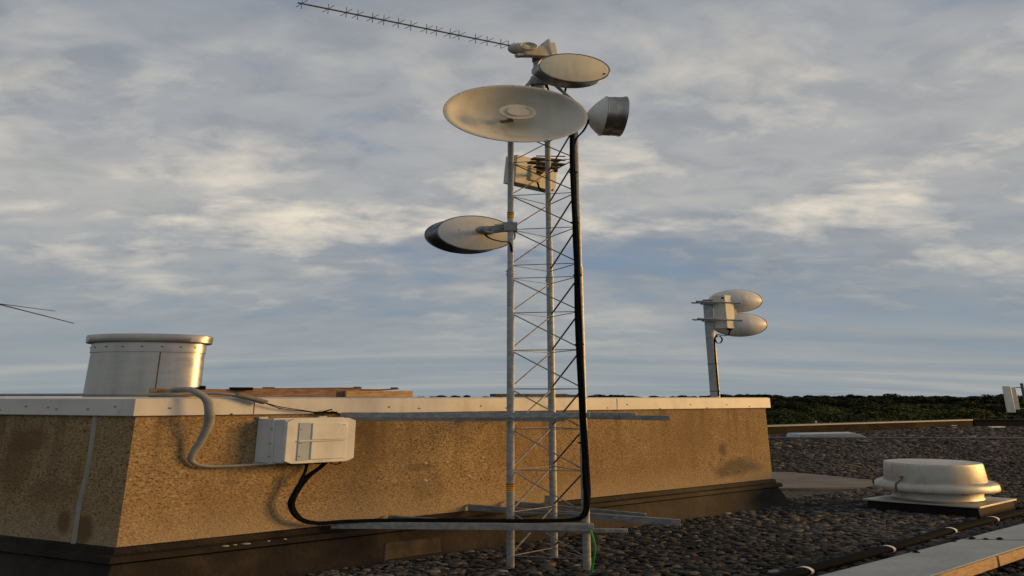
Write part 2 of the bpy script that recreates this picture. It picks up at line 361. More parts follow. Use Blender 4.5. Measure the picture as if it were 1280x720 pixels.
def quads(name,vs,tn,m,parent=None):
    me=bpy.data.meshes.new(name); n=len(vs)//4
    me.vertices.add(len(vs)); me.vertices.foreach_set('co',vs.astype(np.float32).ravel())
    me.loops.add(4*n); me.loops.foreach_set('vertex_index',np.arange(4*n,dtype=np.int32))
    me.polygons.add(n); me.polygons.foreach_set('loop_start',np.arange(0,4*n,4,dtype=np.int32))
    a=me.attributes.new('tone','FLOAT','POINT'); a.data.foreach_set('value',tn.astype(np.float32))
    me.update(); me.validate(); me.materials.append(m)
    o=bpy.data.objects.new(name,me); COL.objects.link(o); o.parent=parent; return o
crowns=[]; y=165.0
while y<930:
    x=-.35*y
    step=8.0*W
    while x<1.35*y:
        h=random.uniform(7.5,12)+1.6*math.sin(x*.013+y*.02)+1.2*math.sin(x*.031-y*.011); rz=random.choice((2.6,3.2,3.8,4.6,5.6))
        xx=x+random.uniform(-6,6); yy=y+random.uniform(-5,5)
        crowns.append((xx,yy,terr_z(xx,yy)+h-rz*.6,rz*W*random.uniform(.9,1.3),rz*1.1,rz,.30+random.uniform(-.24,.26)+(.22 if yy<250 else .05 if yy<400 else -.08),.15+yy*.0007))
        x+=step*random.uniform(.65,1.1)
    y*=1.085
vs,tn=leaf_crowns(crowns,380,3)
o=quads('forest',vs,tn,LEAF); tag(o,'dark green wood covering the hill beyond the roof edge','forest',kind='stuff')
for i,(x,y,ztop,r_,lab) in enumerate([
    (104,146,-4.0,4.4,'pale yellow-green tree, broadest of those just over the parapet'),
    (88,150,-4.9,3.4,'small yellow-green tree directly left of the broadest pale tree'),
    (127,152,-4.9,3.8,'mid green tree directly right of the broadest pale tree beyond the parapet'),
    (72,140,-4.4,3.4,'dark green tree just right of the block corner beyond the parapet'),
    (168,165,-3.4,4.4,'olive green tree beyond the far end of the pale parapet')]):
    zb=terr_z(x,y); t=thing('tree',lab,'tree',(x,y,zb),'trees just beyond the roof edge')
    tb=MB(); tb.tube([(x,y,zb-.3),(x+.2,y,zb+3),(x-.2,y+.1,ztop-r_)],[.42,.33,.2],8)
    for a in range(4): tb.tube([(x,y,ztop-r_*1.6),(x+W*r_*.45*math.cos(a*1.6),y+r_*.45*math.sin(a*1.6),ztop-r_*.7)],[.16,.07],6)
    part('trunk',tb,BARK,t)
    vs,tn=leaf_crowns([(x,y,ztop-r_*.75,r_*W*1.25,r_*1.15,r_,[.80,.72,.62,.40,.55][i],.20)],2600,20+i)
    vs=vs-np.array([x,y,zb]); quads('crown',vs,tn,LEAF,t)

# parapet: two straight walls meeting at a corner
def wallrun(pts,h,th): 
    body=MB(); cap=MB()
    for (a,b_) in zip(pts[:-1],pts[1:]):
        a=V((*a,0)); b_=V((*b_,0)); d=(b_-a); ln=d.length; u=d.normalized(); nn=V((-u.y,u.x,0)); c=(a+b_)/2+nn*th/2
        body.box((c.x,c.y,h/2-.02),(ln,th,h-.04),u); cap.box((c.x,c.y,h-.015),(ln+.01,th+.09,.055),u)
    return body,cap
PARW=plain('stained_parapet_render',(.014,.011,.009),(.042,.032,.026),1.2,.9,0,12,.3,spec=.05)
t=thing('parapet_wall','low brown parapet wall with pale metal coping at the gravel edge','parapet',(11.8,24.2,0))
bd,cp=wallrun([(-30,5.85),(26.6,30.72)],.45,.3)
part('wall',bd,PARW,t); part('coping',cp,plain('dull_coping',(.15,.15,.148),(.22,.215,.21),3,.6),t)
k=MB(); k.tube(spline([(18.3,26.98,.40),(18.7,27.1,.22),(19.2,27.3,.12),(19.6,27.4,.03)]),.02,6); part('crack_sealant',k,BLACK,t)
k=MB(); k.box((14.5,25.36,.53),(.06,.05,.16)); part('coping_clip',k,CAPM,t)
t=thing('parapet_wall','black far parapet running right from the pale parapet corner','parapet',(40,30.8,0))
bd,cp=wallrun([(26.75,30.78),(59,30.78)],.45,.3); part('wall',bd,BITUM,t); part('coping',cp,BITUM,t)
single('concrete_block',(lambda q:(q.tbox((26.9,29.6,.06),(.32,.2,.14),(1,.1,0)),q)[1])(MB()),STICK,'white block lying on far gravel before the black parapet','block',(26.9,29.6,0),bevel=.01)
single('roof_marker',(lambda q:(q.tbox((24.4,29.4,.09),(.03,.05,.2),(0,0,1),(0,1,0)),q.tbox((24.4,29.4,.19),(.13,.06,.03)),q)[2])(MB()),STICK,'tiny white upright marker on the far gravel','marker',(24.4,29.4,0))

# concrete path patch beside the block
m=MB(); m.hexa([(x,y,.004) for x,y in [(4.2,10.25),(5.4,10.2),(6.62,10.32),(7.7,10.95),(7.1,11.6),(6.4,12.35),(4.6,12.5)]],[(x,y,.042) for x,y in [(4.2,10.25),(5.4,10.2),(6.62,10.32),(7.7,10.95),(7.1,11.6),(6.4,12.35),(4.6,12.5)]])
m.box((5.9,10.95,.0435),(2.6,.012,.003),(1,.12,0))
o=part('path',m,SLABM,None); tag(o,'pale concrete slab let into the gravel',None,kind='structure')

# ------------------------------------------------------------------ gravel stones
def ico(sub):
    import bmesh
    bm=bmesh.new(); bmesh.ops.create_icosphere(bm,subdivisions=sub,radius=1); 
    v=np.array([x.co for x in bm.verts]); f=np.array([[q.index for q in p.verts] for p in bm.faces]); bm.free(); return v,f
def inside(px_,py_,poly):
    r=np.zeros(len(px_),bool); n=len(poly)
    for i in range(n):
        x1,y1=poly[i]; x2,y2=poly[(i+1)%n]
        c=((y1>py_)!=(y2>py_))&(px_<(x2-x1)*(py_-y1)/(y2-y1+1e-12)+x1); r^=c
    return r
ed=(-1.39,.41); C0=(B0[0]+ed[0]*7,B0[1]+ed[1]*7); D0=(A0[0]+ed[0]*7,A0[1]+ed[1]*7)
curb=[(6.6,7.68),(5.2,8.38),(6.56,9.0),(7.95,8.35)]
slab=[(4.2,10.25),(5.4,10.2),(6.62,10.32),(7.7,10.95),(7.1,11.6),(6.4,12.35),(4.6,12.5)]
foot=[(A0[0]-.05,A0[1]-.12),(B0[0]+.16,B0[1]-.03),C0,D0]
def scatter(n,y0,y1,xa,xb,size,sub,name,seed,layers):
    r=np.random.default_rng(seed); bv,bf=ico(sub)
    var=[]
    for k in range(10):
        q=bv.copy(); 
        for _ in range(3):
            d=r.normal(size=3); d/=np.linalg.norm(d); a=q@d; q=q-np.outer(np.clip(a-.62,0,1),d)*.75
        q*=(1+r.normal(size=(len(q),1))*.06); var.append(q)
    var=np.array(var)
    yy=y0+(y1-y0)*r.random(n*2)**.9; lo=xa(yy); hi_=xb(yy); xx=lo+(hi_-lo)*r.random(n*2)
    ok=~(inside(xx,yy,foot)|inside(xx,yy,curb)|inside(xx,yy,slab)); xx=xx[ok][:n]; yy=yy[ok][:n]; n=len(xx)
    s=size*r.lognormal(0,.38,n); k=r.integers(0,10,n); P=var[k].copy()
    P*=np.stack([np.ones(n),r.uniform(.6,.95,n),r.uniform(.4,.7,n)],1)[:,None,:]*s[:,None,None]
    tx=r.normal(0,.28,n); a=r.uniform(0,2*PI,n); ca,sa=np.cos(a)[:,None],np.sin(a)[:,None]; ct,s_t=np.cos(tx)[:,None],np.sin(tx)[:,None]
    y_=P[:,:,1]*ct-P[:,:,2]*s_t; z_=P[:,:,1]*s_t+P[:,:,2]*ct; x_=P[:,:,0]
    X=(x_*ca-y_*sa)*W+xx[:,None]; Y=x_*sa+y_*ca+yy[:,None]; Z=z_+(s*.30+r.uniform(0,layers,n))[:,None]
    vs=np.stack([X,Y,Z],2).reshape(-1,3); nv=len(bv); fs=(bf[None]+(np.arange(n)*nv)[:,None,None]).reshape(-1)
    tone=np.clip(r.normal(.45,.26,n)+.16*np.sin(xx*.9+yy*.5)*np.sin(yy*1.3-xx*.3),0,.93); tone[r.random(n)<.006]=1.0
    return vs,fs,np.repeat(tone,nv)
VS=[];FS=[];TN=[];bs=0
def left_edge(y): return np.maximum(-2.6,(y-4.78)*1.9-3.6)
def right_edge(y): return y*1.06+1.0
for args in [(27000,4.7,7.3,left_edge,right_edge,.0165,2,'a',5,.05),
             (52000,7.1,11.2,lambda y:np.maximum(left_edge(y),.2),right_edge,.0175,1,'b',6,.05),
             (56000,11.0,18,lambda y:y*.20+1.2,right_edge,.0215,1,'c',8,.05),
             (30000,17.6,31.0,lambda y:y*.40,right_edge,.038,1,'d',9,.05)]:
    a,f_,t_=scatter(*args); 
    VS.append(a);FS.append(f_+bs);TN.append(t_);bs+=len(a)
vs=np.concatenate(VS);fs=np.concatenate(FS).astype(np.int32);tn=np.concatenate(TN)
me=bpy.data.meshes.new('gravel'); me.vertices.add(len(vs)); me.vertices.foreach_set('co',vs.astype(np.float32).ravel())
me.loops.add(len(fs)); me.loops.foreach_set('vertex_index',fs); me.polygons.add(len(fs)//3)
me.polygons.foreach_set('loop_start',np.arange(0,len(fs),3,dtype=np.int32)); 
a=me.attributes.new('tone','FLOAT','POINT'); a.data.foreach_set('value',tn.astype(np.float32))
me.update(); me.materials.append(STONE)
me.polygons.foreach_set('use_smooth',np.ones(len(fs)//3,bool))
o=bpy.data.objects.new('gravel',me); COL.objects.link(o); tag(o,'loose dark pebbles spread over the flat roof','gravel',kind='stuff')

# ------------------------------------------------------------------ the rendered block
foot4=[A0,B0,C0,D0]
def offs(poly,d):
    out=[];n=len(poly)
    for i in range(n):
        p0,p1,p2=V(poly[i-1]),V(poly[i]),V(poly[(i+1)%n])
        a=(p1-p0).normalized(); b_=(p2-p1).normalized(); na=V((a.y,-a.x)); nb=V((b_.y,-b_.x))
        mm=(na+nb); mm/=max(mm.dot(na),.25); out.append(p1+mm*d)
    return out
def ring(mb,poly,prof,closed=False,smooth=False):
    k=len(prof); n=len(poly); vs=[]
    for d,z in prof:
        for q in offs(poly,d): vs.append((q.x,q.y,z))
    rows=k if closed else k-1
    mb.add(vs,[(i*n+j,i*n+(j+1)%n,((i+1)%k)*n+(j+1)%n,((i+1)%k)*n+j) for i in range(rows) for j in range(n)],smooth)
t=thing('rooftop_block','long tan pebble-dashed rooftop block with pale metal coping and black flashing','rooftop block',(A0[0],A0[1],0))
m=MB(); m.hexa([(x,y,.01) for x,y in foot4],[(x,y,1.62) for x,y in foot4]); part('wall',m,STUC,t)
m=MB(); ring(m,foot4,[(.012,1.60),(.012,1.552),(.028,1.535),(.034,1.54),(.034,1.688),(.022,1.70),(-.30,1.703),(-.30,1.64)]); 
cp=part('coping',m,CAPM,t)
m=MB()
q=offs(foot4,-.28); m.hexa([(p.x,p.y,1.60) for p in q],[(p.x,p.y,1.66) for p in q]); part('roof',m,BITUM,t)
fu=V((B0[0]-A0[0],B0[1]-A0[1],0)); fl=fu.length; fd=fu.normalized(); fn=V((fd.y,-fd.x,0))
def fw(f,z,off): p=V((A0[0],A0[1],0))+fu*f+fn*off; return V((p.x,p.y,z))
ld=V((ed[0],ed[1],0)).normalized(); lnn=V((ld.y,-ld.x,0)); lnn=-lnn if lnn.y>0 else lnn
def lw(k,z,off): p=V((A0[0]+ed[0]*k,A0[1]+ed[1]*k,0))+lnn*off; return V((p.x,p.y,z))
SEAM=plain('dark_seam',(.05,.04,.03),(.09,.07,.05),20,.8)
m=MB()
for f in (.113,.64): 
    c=fw(f,1.615,.0345); m.box(c,(.007,.004,.142),fd)
part('seam',m,SEAM,cp)
m=MB()
for f in (.03,.09,.14,.20,.27,.31,.40,.44,.51,.57,.62,.66,.73,.80,.84,.89,.95):
    c=fw(f,1.575+.03*math.sin(f*50),.035); m.lathe(c,(fn.x/W,fn.y,0),[(0,.008),(.004,.006),(.004,0)],8)
for k in (.15,.38,.66,.74,.95,1.2): 
    c=lw(k,1.60+.02*math.sin(k*9),.035); m.lathe(c,(lnn.x/W,lnn.y,0),[(0,.008),(.004,.006),(.004,0)],8)
part('rivet',m,GALVD,cp)
# flashing with ledge, slightly irregular
m=MB(); ring(m,foot4,[(.004,.445),(.018,.435),(.022,.39),(.055,.375),(.062,.33),(.030,.31),(.045,.27),(.085,.12),(.125,.02),(.16,-.02)])
fl_=part('base_flashing',m,FLASH,t)
m=MB(); 
so_=lambda z:.045+(.27-z)*.27
pq=[(.272,.05),(.345,.06),(.3445,.205),(.3405,.216),(.277,.222),(.273,.213)]
m.hexa([fw(f,z,so_(z)-.004) for f,z in pq],[fw(f,z,so_(z)+.005) for f,z in pq])
m.tube([fw(f,z,so_(z)+.004) for f,z in pq+[pq[0]]],.004,5)
part('repair_patch',m,plain('bitumen_patch',(.05,.04,.03),(.11,.088,.066),7,.8,spec=.1,dirt=.7),fl_,label='outlined square bitumen patch on the flashing')
m=MB()
for f,ln_ in [(.098,.07),(.1075,.04),(.118,.09),(.141,.03),(.158,.035)]:
    c=fw(f,.372,.058); m.lathe(c,(0,0,1),[(-.004,0),(-.003,ln_*.22),(.003,ln_*.2),(.006,0)],9)
part('paint_splash',m,plain('old_white_paint',(.30,.28,.25),(.42,.40,.36),20,.8),fl_)
m=MB(); m.tube(spline([lw(.335,1.53,.004),lw(.325,1.1,.004),lw(.345,.8,.004),lw(.34,.44,.006)]),.011,6); part('sealant_joint',m,plain('pale_sealant',(.26,.24,.19),(.34,.31,.25),12,.8),t)
m=MB()
for f,z,r_ in [(.322,.985,.013),(.323,.80,.014),(.352,.985,.012),(.384,.82,.013),(.405,1.01,.012)]:
    c=fw(f,z,.002); m.lathe(c,(fn.x/W,fn.y,0),[(0,r_),(.006,r_*.7),(.008,0)],9)
part('filler_dab',m,plain('white_filler',(.5,.47,.40),(.62,.58,.5),20,.8),t)
m=MB()
for f,z in [(.882,.60),(.912,.60),(.868,.79),(.915,.79),(.945,.70)]:
    c=fw(f,z,.004); m.lathe(c,(fn.x/W,fn.y,0),[(0,.026),(.004,.024),(.004,.017),(0,.016)],14)
part('anchor_mark',m,plain('chalky_anchor_mark',(.30,.26,.20),(.42,.37,.30),30,.9),t)

# ------------------------------------------------------------------ lattice tower
LEGS={'a':(-.016,5.6),'b':(.735,5.50),'c':(.443,5.89)}
TOPZ=5.12
tw=thing('lattice_tower','tall galvanized three-legged lattice mast standing on the gravel before the block','lattice mast',(.39,5.69,0))
for k_,(x,y) in LEGS.items():
    m=MB(); m.tube([(x,y,.0),(x,y,3.10)],.0175,14); m.tube([(x,y,3.10),(x,y,TOPZ)],.0155,14); m.tube([(x,y,3.02),(x,y,3.10)],.0195,14)
    lg=part('leg',m,GALV,tw)
    b_=MB()
    for z in (3.045,3.08): b_.tube([(x-.055,y,z),(x+.055,y,z)],.004,6)
    part('joint_bolt',b_,GALVD,lg)
def rod(p,q,r_=.0045): m=MB(); m.tube([p,q],r_,6); return m
zs=[.15,.56,.97,1.38,1.79,2.20,2.61,3.00]+[3.15,3.57,3.98,4.39,4.80,5.08]
a,b3,c=(V((*LEGS[k_],0)) for k_ in 'abc')
def inn(p,q,s=.016):  # stop at the tube's skin
    d=(q-p); tl=V((d.x/W,d.y,d.z)).length; return p+d*(s/tl),q-d*(s/tl)
for i,z in enumerate(zs):
    for p,q in ((a,b3),(b3,c),(c,a)):
        p1,q1=inn(p,q); part('cross_bar',rod(p1+V((0,0,z)),q1+V((0,0,z))),DARKM if z>3.1 else GALVD,tw)
    if z in (3.00,5.08): continue
    z2=zs[i+1]
    for p,q,up in ((a,b3,0),(c,b3,1),(a,c,1)):
        h0,h1=(z+.03,z2-.02); 
        if not up: h0,h1=h1,h0
        p1,q1=inn(p,q); part('diagonal_brace',rod(p1+V((0,0,h0)),q1+V((0,0,h1)),.0048),DARKM if (z>3.1 or (p is c)) else GALVD,tw)
ORANGE=plain('orange_warning_band',(.45,.08,.03),(.55,.14,.05),20,.6)
YEL=plain('yellow_warning_sticker',(.55,.36,.02),(.65,.45,.04),20,.6)
def sticker(z,r_):
    m=MB(); m.lathe((a.x,a.y,z),(0,0,1),[(-.045,r_),(.045,r_)],18); s_=part('warning_sticker',m,YEL,tw)
    m=MB()
    for dz,hh_ in ((.03,.009),(.008,.006),(-.012,.003),(-.03,.003)):
        m.lathe((a.x,a.y,z+dz),(0,0,1),[(-hh_,r_+.0008),(hh_,r_+.0008)],18)
    m2=MB(); n_=len(m.v); part('warning_text',m,INK,s_)
sticker(3.74,.0166); sticker(.80,.0186)
# top: plate, raking struts and mast
mx,my=.335,5.68
m=MB(); m.tube([(mx,my,4.85),(mx,my,5.98)],.030,16); part('top_mast',m,GALV,tw)
for p in (a,b3,c):
    m=MB(); m.box((0,0,0),(.001,.001,.001)); m=MB()
    m.tube([(p.x,p.y,TOPZ),(mx+(p.x-mx)*.18,my+(p.y-my)*.18,5.56)],.012,8); part('top_strut',m,GALV,tw)
m=MB(); m.hexa([(p.x,p.y,TOPZ) for p in (a,b3,c)],[(p.x,p.y,TOPZ+.012) for p in (a,b3,c)]); part('top_plate',m,GALVD,tw)
m=MB(); m.hexa([(.02,5.67,TOPZ+.012),(.20,5.64,TOPZ+.012),(.20,5.66,TOPZ+.012),(.02,5.69,TOPZ+.012)],[(.25,5.67,5.42),(.30,5.64,5.44),(.30,5.66,5.44),(.25,5.69,5.42)]); part('gusset',m,GALVD,tw)

# wall brackets
def angle(p,q,h,th=.008,dep=.035):
    """an L section: upright flange towards the camera and a top flange behind"""
    m=MB(); p=V(p);q=V(q); u=(q-p).normalized(); ln_=(q-p).length; nn=V((-u.y,u.x,0)); c_=(p+q)/2
    m.box(c_,(ln_,th,h),u); m.box(c_+nn*(dep/2)+V((0,0,h/2-th/2)),(ln_,dep-th-.001,th),u)
    return m
def bolts(p,q,fs_,off): 
    m=MB(); p=V(p);q=V(q); u=(q-p).normalized(); nn=V((u.y,-u.x,0))
    for f in fs_:
        c_=p+(q-p)*f+nn*off; m.lathe(c_,(nn.x/W,nn.y,0),[(0,.009),(.008,.009),(.008,0)],6,smooth=False)
    return m
t=thing('wall_bracket','upper galvanized bracket holding the lattice mast to the block coping','bracket',(-.3,5.6,1.5))
p,q=(-1.80,5.56,1.522),(.80,5.455,1.522); part('angle_bar',angle(p,q,.05),GALV,t,bevel=.002); part('bolt',bolts(p,q,(.02,.675,.985),.006),GALVD,t)
p,q=(-1.86,5.56,1.478),(.55,5.49,1.474); part('angle_bar',angle(p,q,.034),GALVD,t,bevel=.002)
p,q=(-.50,6.245,1.50),(1.66,5.58,1.488); part('angle_bar',angle(p,q,.05),GALVD,t,bevel=.002); part('bolt',bolts(p,q,(.45,.7,.95),.006),GALVD,t)
p,q=(-.10,6.44,1.512),(1.37,5.86,1.512); part('angle_bar',angle(p,q,.045),GALV,t,bevel=.002)
t=thing('wall_bracket','lower galvanized bracket tying the lattice mast to the black flashing','bracket',(-.3,5.6,.44))
p,q=(-1.80,5.50,.458),(.80,5.425,.455); part('angle_bar',angle(p,q,.062,.008,.06),GALV,t,bevel=.002); part('bolt',bolts(p,q,(.02,.3,.675,.985),.006),GALVD,t)
p,q=(.10,5.475,.415),(1.14,5.47,.413); part('angle_bar',angle(p,q,.035),GALVD,t,bevel=.002); part('bolt',bolts(p,q,(.8,.97),.006),GALV,t)
p,q=(-.50,6.23,.482),(1.70,5.58,.462); part('angle_bar',angle(p,q,.06),GALVD,t,bevel=.002); part('bolt',bolts(p,q,(.55,.72,.88,.97),.006),GALV,t)
p,q=(-.05,6.43,.49),(1.42,5.84,.47); part('angle_bar',angle(p,q,.05),GALVD,t,bevel=.002)
p,q=(-1.30,5.79,.47),(-.1,5.58,.44); part('angle_bar',angle(p,q,.035),GALVD,t,bevel=.002)
m=MB(); m.tbox((.43,6.05,.56),(.06,.012,.16)); part('clamp_plate',m,GALVD,t,bevel=.003)

# ------------------------------------------------------------------ antennas
def para(R,depth,n=14,r0=0): return [(-depth*(1-(r/R)**2),r) for r in [r0+(R-r0)*i/n for i in range(n+1)]]
# big open dish, faces the camera and slightly right
t=thing('dish_antenna','largest open cream dish with a round feed plate on the lattice mast','dish antenna',(.10,5.05,4.67))
dc=V((.045,5.0,4.672)); ax=V((.22,-1,0)).normalized()   # natural proportions
Rd=.312
pr=para(Rd,.15,18); front=pr; back=[(h-.006,r) for h,r in pr[::-1]]
m=MB(); m.lathe(dc,ax,front+[(.004,Rd+.010),(.004,Rd+.022),(-.006,Rd+.022),(-.008,Rd+.008)]+[(h-.012,r) for h,r in pr[::-1]],96); part('reflector',m,CREAM,t)
m=MB()
for i in range(14):
    an=2*PI*i/14+.2; e=ax.cross(V((0,0,1))).normalized(); q=e*math.cos(an)*(Rd+.015)+V((0,0,1))*math.sin(an)*(Rd+.015)+ax*.004
    m.lathe((dc.x+q.x*W,dc.y+q.y,dc.z+q.z),ax,[(0,.0055),(.004,.0055),(.005,0)],8)
for i in range(9):
    an=2*PI*i/9+.5; rr=.18; e=ax.cross(V((0,0,1))).normalized(); q=e*math.cos(an)*rr+V((0,0,1))*math.sin(an)*rr+ax*(-.15*(1-(rr/Rd)**2))
    m.lathe((dc.x+q.x*W,dc.y+q.y,dc.z+q.z),ax,[(0,.0045),(.004,.0045),(.005,0)],8)
part('rivet',m,STICK,t)
fc=V((dc.x+ax.x*.02*W,dc.y+ax.y*.02,dc.z))
m=MB(); m.lathe(fc,ax,[(.0,.0),(.0,.085),(.012,.085),(.012,.058),(.010,.056),(.010,.052),(.020,.050),(.020,0)],64); part('feed_plate',m,CREAM,t)
m=MB(); m.tube([(dc.x-ax.x*.148*W,dc.y-ax.y*.148,dc.z),(fc.x,fc.y,fc.z)],.017,14); part('feed_tube',m,CREAMD,t)
m=MB(); m.tbox((dc.x-.10,dc.y+.09,dc.z-.04),(.06,.02,.022),(1,.1,.4)); part('feed_clip',m,RUST,t)
m=MB(); bc=(dc.x-ax.x*.20*W,dc.y-ax.y*.20,dc.z); m.lathe(bc,ax,[(-.06,0),(-.06,.07),(.03,.07)],20); m.tube([bc,(a.x,a.y,dc.z+.10)],.03,10); m.tbox((a.x,a.y,dc.z+.14),(.06,.07,.16)); part('mount',m,GALVD,t)

# drum with a flat radome at the top
t=thing('dish_antenna','flat cream-covered drum dish highest on the lattice mast, below the long yagi','dish antenna',(.72,5.45,5.5))
dc=V((.735,5.40,5.50)); ax=V((.27,-1,0)).normalized(); R_=.182
m=MB(); m.lathe(dc,ax,[(.006,0),(.006,R_-.012),(.0,R_-.002)],80); part('radome',m,RADOME,t)
m=MB(); m.lathe(dc,ax,[(-.005,R_-.002),(.004,R_+.006),(-.003,R_+.010),(-.012,R_+.006),(-.02,R_+.001),(-.115,R_),(-.120,R_+.005),(-.128,R_+.004)],80); part('shroud',m,DRUMM,t)
m=MB(); m.lathe(dc,ax,[(-.126,R_),(-.17,.12),(-.19,.05),(-.19,0)],60); part('reflector',m,WHITEP,t)
m=MB(); bc=(dc.x-ax.x*.19*W,dc.y-ax.y*.19,dc.z); m.tube([bc,(mx,my,5.50)],.02,10); m.tbox((mx,my,5.50),(.09,.09,.10)); part('mount',m,GALVD,t)
m=MB(); m.lathe((dc.x+.34,dc.y+.0,dc.z-.085),ax,[(.0,.007),(.014,.007),(.014,0)],8); part('latch',m,BLACK,t)

# drum pointing right
t=thing('dish_antenna','cone-backed dish with dark metal drum shroud facing right off the mast','dish antenna',(1.1,5.56,4.97))
dc=V((1.075,5.57,4.972)); ax=V((1,.06,-.03)).normalized(); R_=.218
m=MB(); m.lathe(dc,ax,[(-.078,0),(-.078,.04),(-.068,.075),(-.046,.135),(-.018,.19),(0,R_)],72); part('reflector',m,WHITEP,t)
m=MB(); m.lathe(dc,ax,[(0,R_-.002),(.0,R_+.006),(.006,R_+.006),(.008,R_),(.045,R_+.001),(.047,R_+.004),(.050,R_+.001),(.092,R_+.004),(.094,R_+.010),(.102,R_+.010),(.102,R_-.004),(.02,R_-.006)],72); part('shroud',m,DRUMM,t)
m=MB(); m.lathe(dc,ax,[(.09,0),(.09,R_-.004)],60); part('radome',m,RADOME,t)
m=MB(); m.tube([(.735,5.50,4.93),(.90,5.555,4.972)],.022,10); m.tbox((.75,5.50,4.94),(.06,.07,.14)); part('mount',m,GALVD,t)

# dish at left seen from its back
t=thing('dish_antenna','pale dish seen from behind with a black lined shroud, left of the mast','dish antenna',(-.44,5.85,3.6))
axt=V((-.41,.912,0)).normalized(); dc=V((-.425,5.86,3.615)); R_=.212
m=MB(); m.lathe(dc,axt,[(-.055,0),(-.053,.05),(-.042,.11),(-.022,.17),(0,R_)],80); part('reflector',m,WHITEP,t)
m=MB(); m.lathe(dc,axt,[(-.004,R_-.004),(-.004,R_+.004),(.006,R_+.004),(.010,R_),(.15,R_),(.153,R_+.006),(.162,R_+.006)],80); part('shroud',m,plain('shroud_metal',(.10,.10,.11),(.20,.20,.21),20,.35,.9),t)
m=MB(); m.lathe(dc,axt,[(.155,0),(.155,R_-.002)],60); part('radome',m,RADOME,t)
m=MB(); hb=V((-.29,5.72,3.605)); m.lathe(hb,axt,[(-.03,0),(-.03,.04),(.02,.055)],18); m.tube([hb,(-.016,5.615,3.61)],.016,10); m.tbox((-.15,5.66,3.60),(.08,.02,.085),(1,-.3,.25)); part('mount',m,GALVD,t)
m=MB(); m.tbox((-.016,5.6,3.60),(.065,.06,.10)); m.tube([(-.20,5.64,3.645),(.05,5.58,3.65)],.005,6); m.tube([(-.20,5.64,3.575),(.05,5.58,3.58)],.005,6); part('clamp',m,GALVD,t)
m=MB(); m.lathe((-.35,5.79,3.61),axt,[(-.03,0),(-.03,.025),(0,.03)],14); m.tbox((-.62,5.72,3.61),(.012,.006,.006)); part('radio_port',m,CREAMD,t)
m=MB(); m.tube(spline([(-.33,5.74,3.575),(-.26,5.70,3.50),(-.13,5.63,3.44),(-.03,5.585,3.41),(.0,5.57,3.30)]),.006,7); part('feeder_cable',m,BLACK,t)

# flat panel behind the tower
t=thing('panel_antenna','square cream flat panel antenna seen from behind inside the lattice mast','panel antenna',(.3,6.4,4.65))
hn=V((.235,.26,-.02)); h_=hn.length; hu=hn.normalized(); nu=V((-hu.y,hu.x,0)).normalized(); pc=V((.335,6.47,4.66))
m=MB(); m.tbox(pc+V((nu.x*.045*W,nu.y*.045,0)),(h_,.09,.40),hu,(0,0,1)); part('panel',m,CREAM,t,bevel=.006)
m=MB(); m.tbox(pc-V((nu.x*.012*W,nu.y*.012,0))+V((-.05,-.02,-.02)),(.09,.02,.22),hu,(0,0,1)); part('back_rib',m,CREAMD,t,bevel=.004)
m=MB()
for dz,dl in ((.075,.16),(.02,.20),(-.03,.13)):
    m.tbox((.43,6.0,4.55+dz),(dl,.05,.022),(1,.4,0)); m.tube([(.30,5.9,4.55+dz),(.66,5.93,4.56+dz)],.008,6)
for x_ in (.33,.55): m.tbox((x_,6.02,4.55),(.02,.05,.15))
m.tube([(.43,6.05,4.57),(.36,6.40,4.62)],.022,8); part('mount',m,RUST,t)
m=MB(); m.tube(spline([(.34,6.42,4.50),(.37,6.40,4.40),(.44,6.35,4.33),(.52,6.2,4.31)]),.006,7); part('feeder_cable',m,BLACK,t)

# long yagi
t=thing('yagi_antenna','long thin yagi antenna with small crossed rods reaching left from the mast top','yagi antenna',(.3,5.67,5.93))
y0,y1=V((.26,5.66,5.93)),V((-2.36,4.90,5.955)); m=MB(); m.tube([y0,y1],.0075,8); part('boom',m,DARKM,t)
dt=V(((y1-y0).x/W,(y1-y0).y,0)).normalized(); per=V((-dt.y,dt.x,0)); 
for px_ in (374+5*0.0,406,426,439,456,469,486,501,520,532,549,560,581,596,614,624,637):
    f=(px_+5-662)/(378-662)*1.0; f=max(.02,min(.985,f)); 
    # even perspective along the boom
    z0_,z1_=6.40,5.58; f=f*z0_/(z1_+(z0_-z1_)*f) if False else f
    c_=y0+(y1-y0)*f
    m=MB(); m.tube([c_-V((0,0,.066)),c_+V((0,0,.066))],.0023,5); m.tube([c_-V((per.x*.062*W,per.y*.062,0)),c_+V((per.x*.062*W,per.y*.062,0))],.0023,5); part('element',m,DARKM,t)

t=thing('radio_unit','small cream radio housing with round horn clamped on the mast tip','radio unit',(.3,5.62,5.85))
bd=V((dt.x,dt.y,0)); 
m=MB(); m.tbox((.28,5.61,5.87),(.17,.06,.14),(1,.5,.30),(0,.1,1)); part('housing',m,CREAMD,t,bevel=.012)
m=MB(); m.tbox((.435,5.66,5.935),(.014,.12,.22),(1,.35,.1)); m.tbox((.49,5.68,5.93),(.022,.10,.18),(1,.35,.1)); m.tbox((.462,5.67,5.93),(.03,.05,.03),(1,.35,.1)); part('mounting_plate',m,CREAM,t,bevel=.004)
m=MB(); m.ball((.10,5.57,5.88),(.155,.065,.068),20,12); m.tbox((.13,5.58,5.80),(.07,.05,.03),(1,.3,.35)); part('nose_cover',m,CREAMD,t)
m=MB(); m.lathe((.20,5.525,5.885),(.25,-1,-.15),[(-.03,.046),(.0,.05),(.012,.044),(.004,.037),(-.012,.026),(-.014,0)],28); part('horn',m,CREAM,t)
m=MB(); m.tube([(.335,5.68,5.78),(.335,5.68,5.85)],.036,12); part('clamp',m,RUST,t)

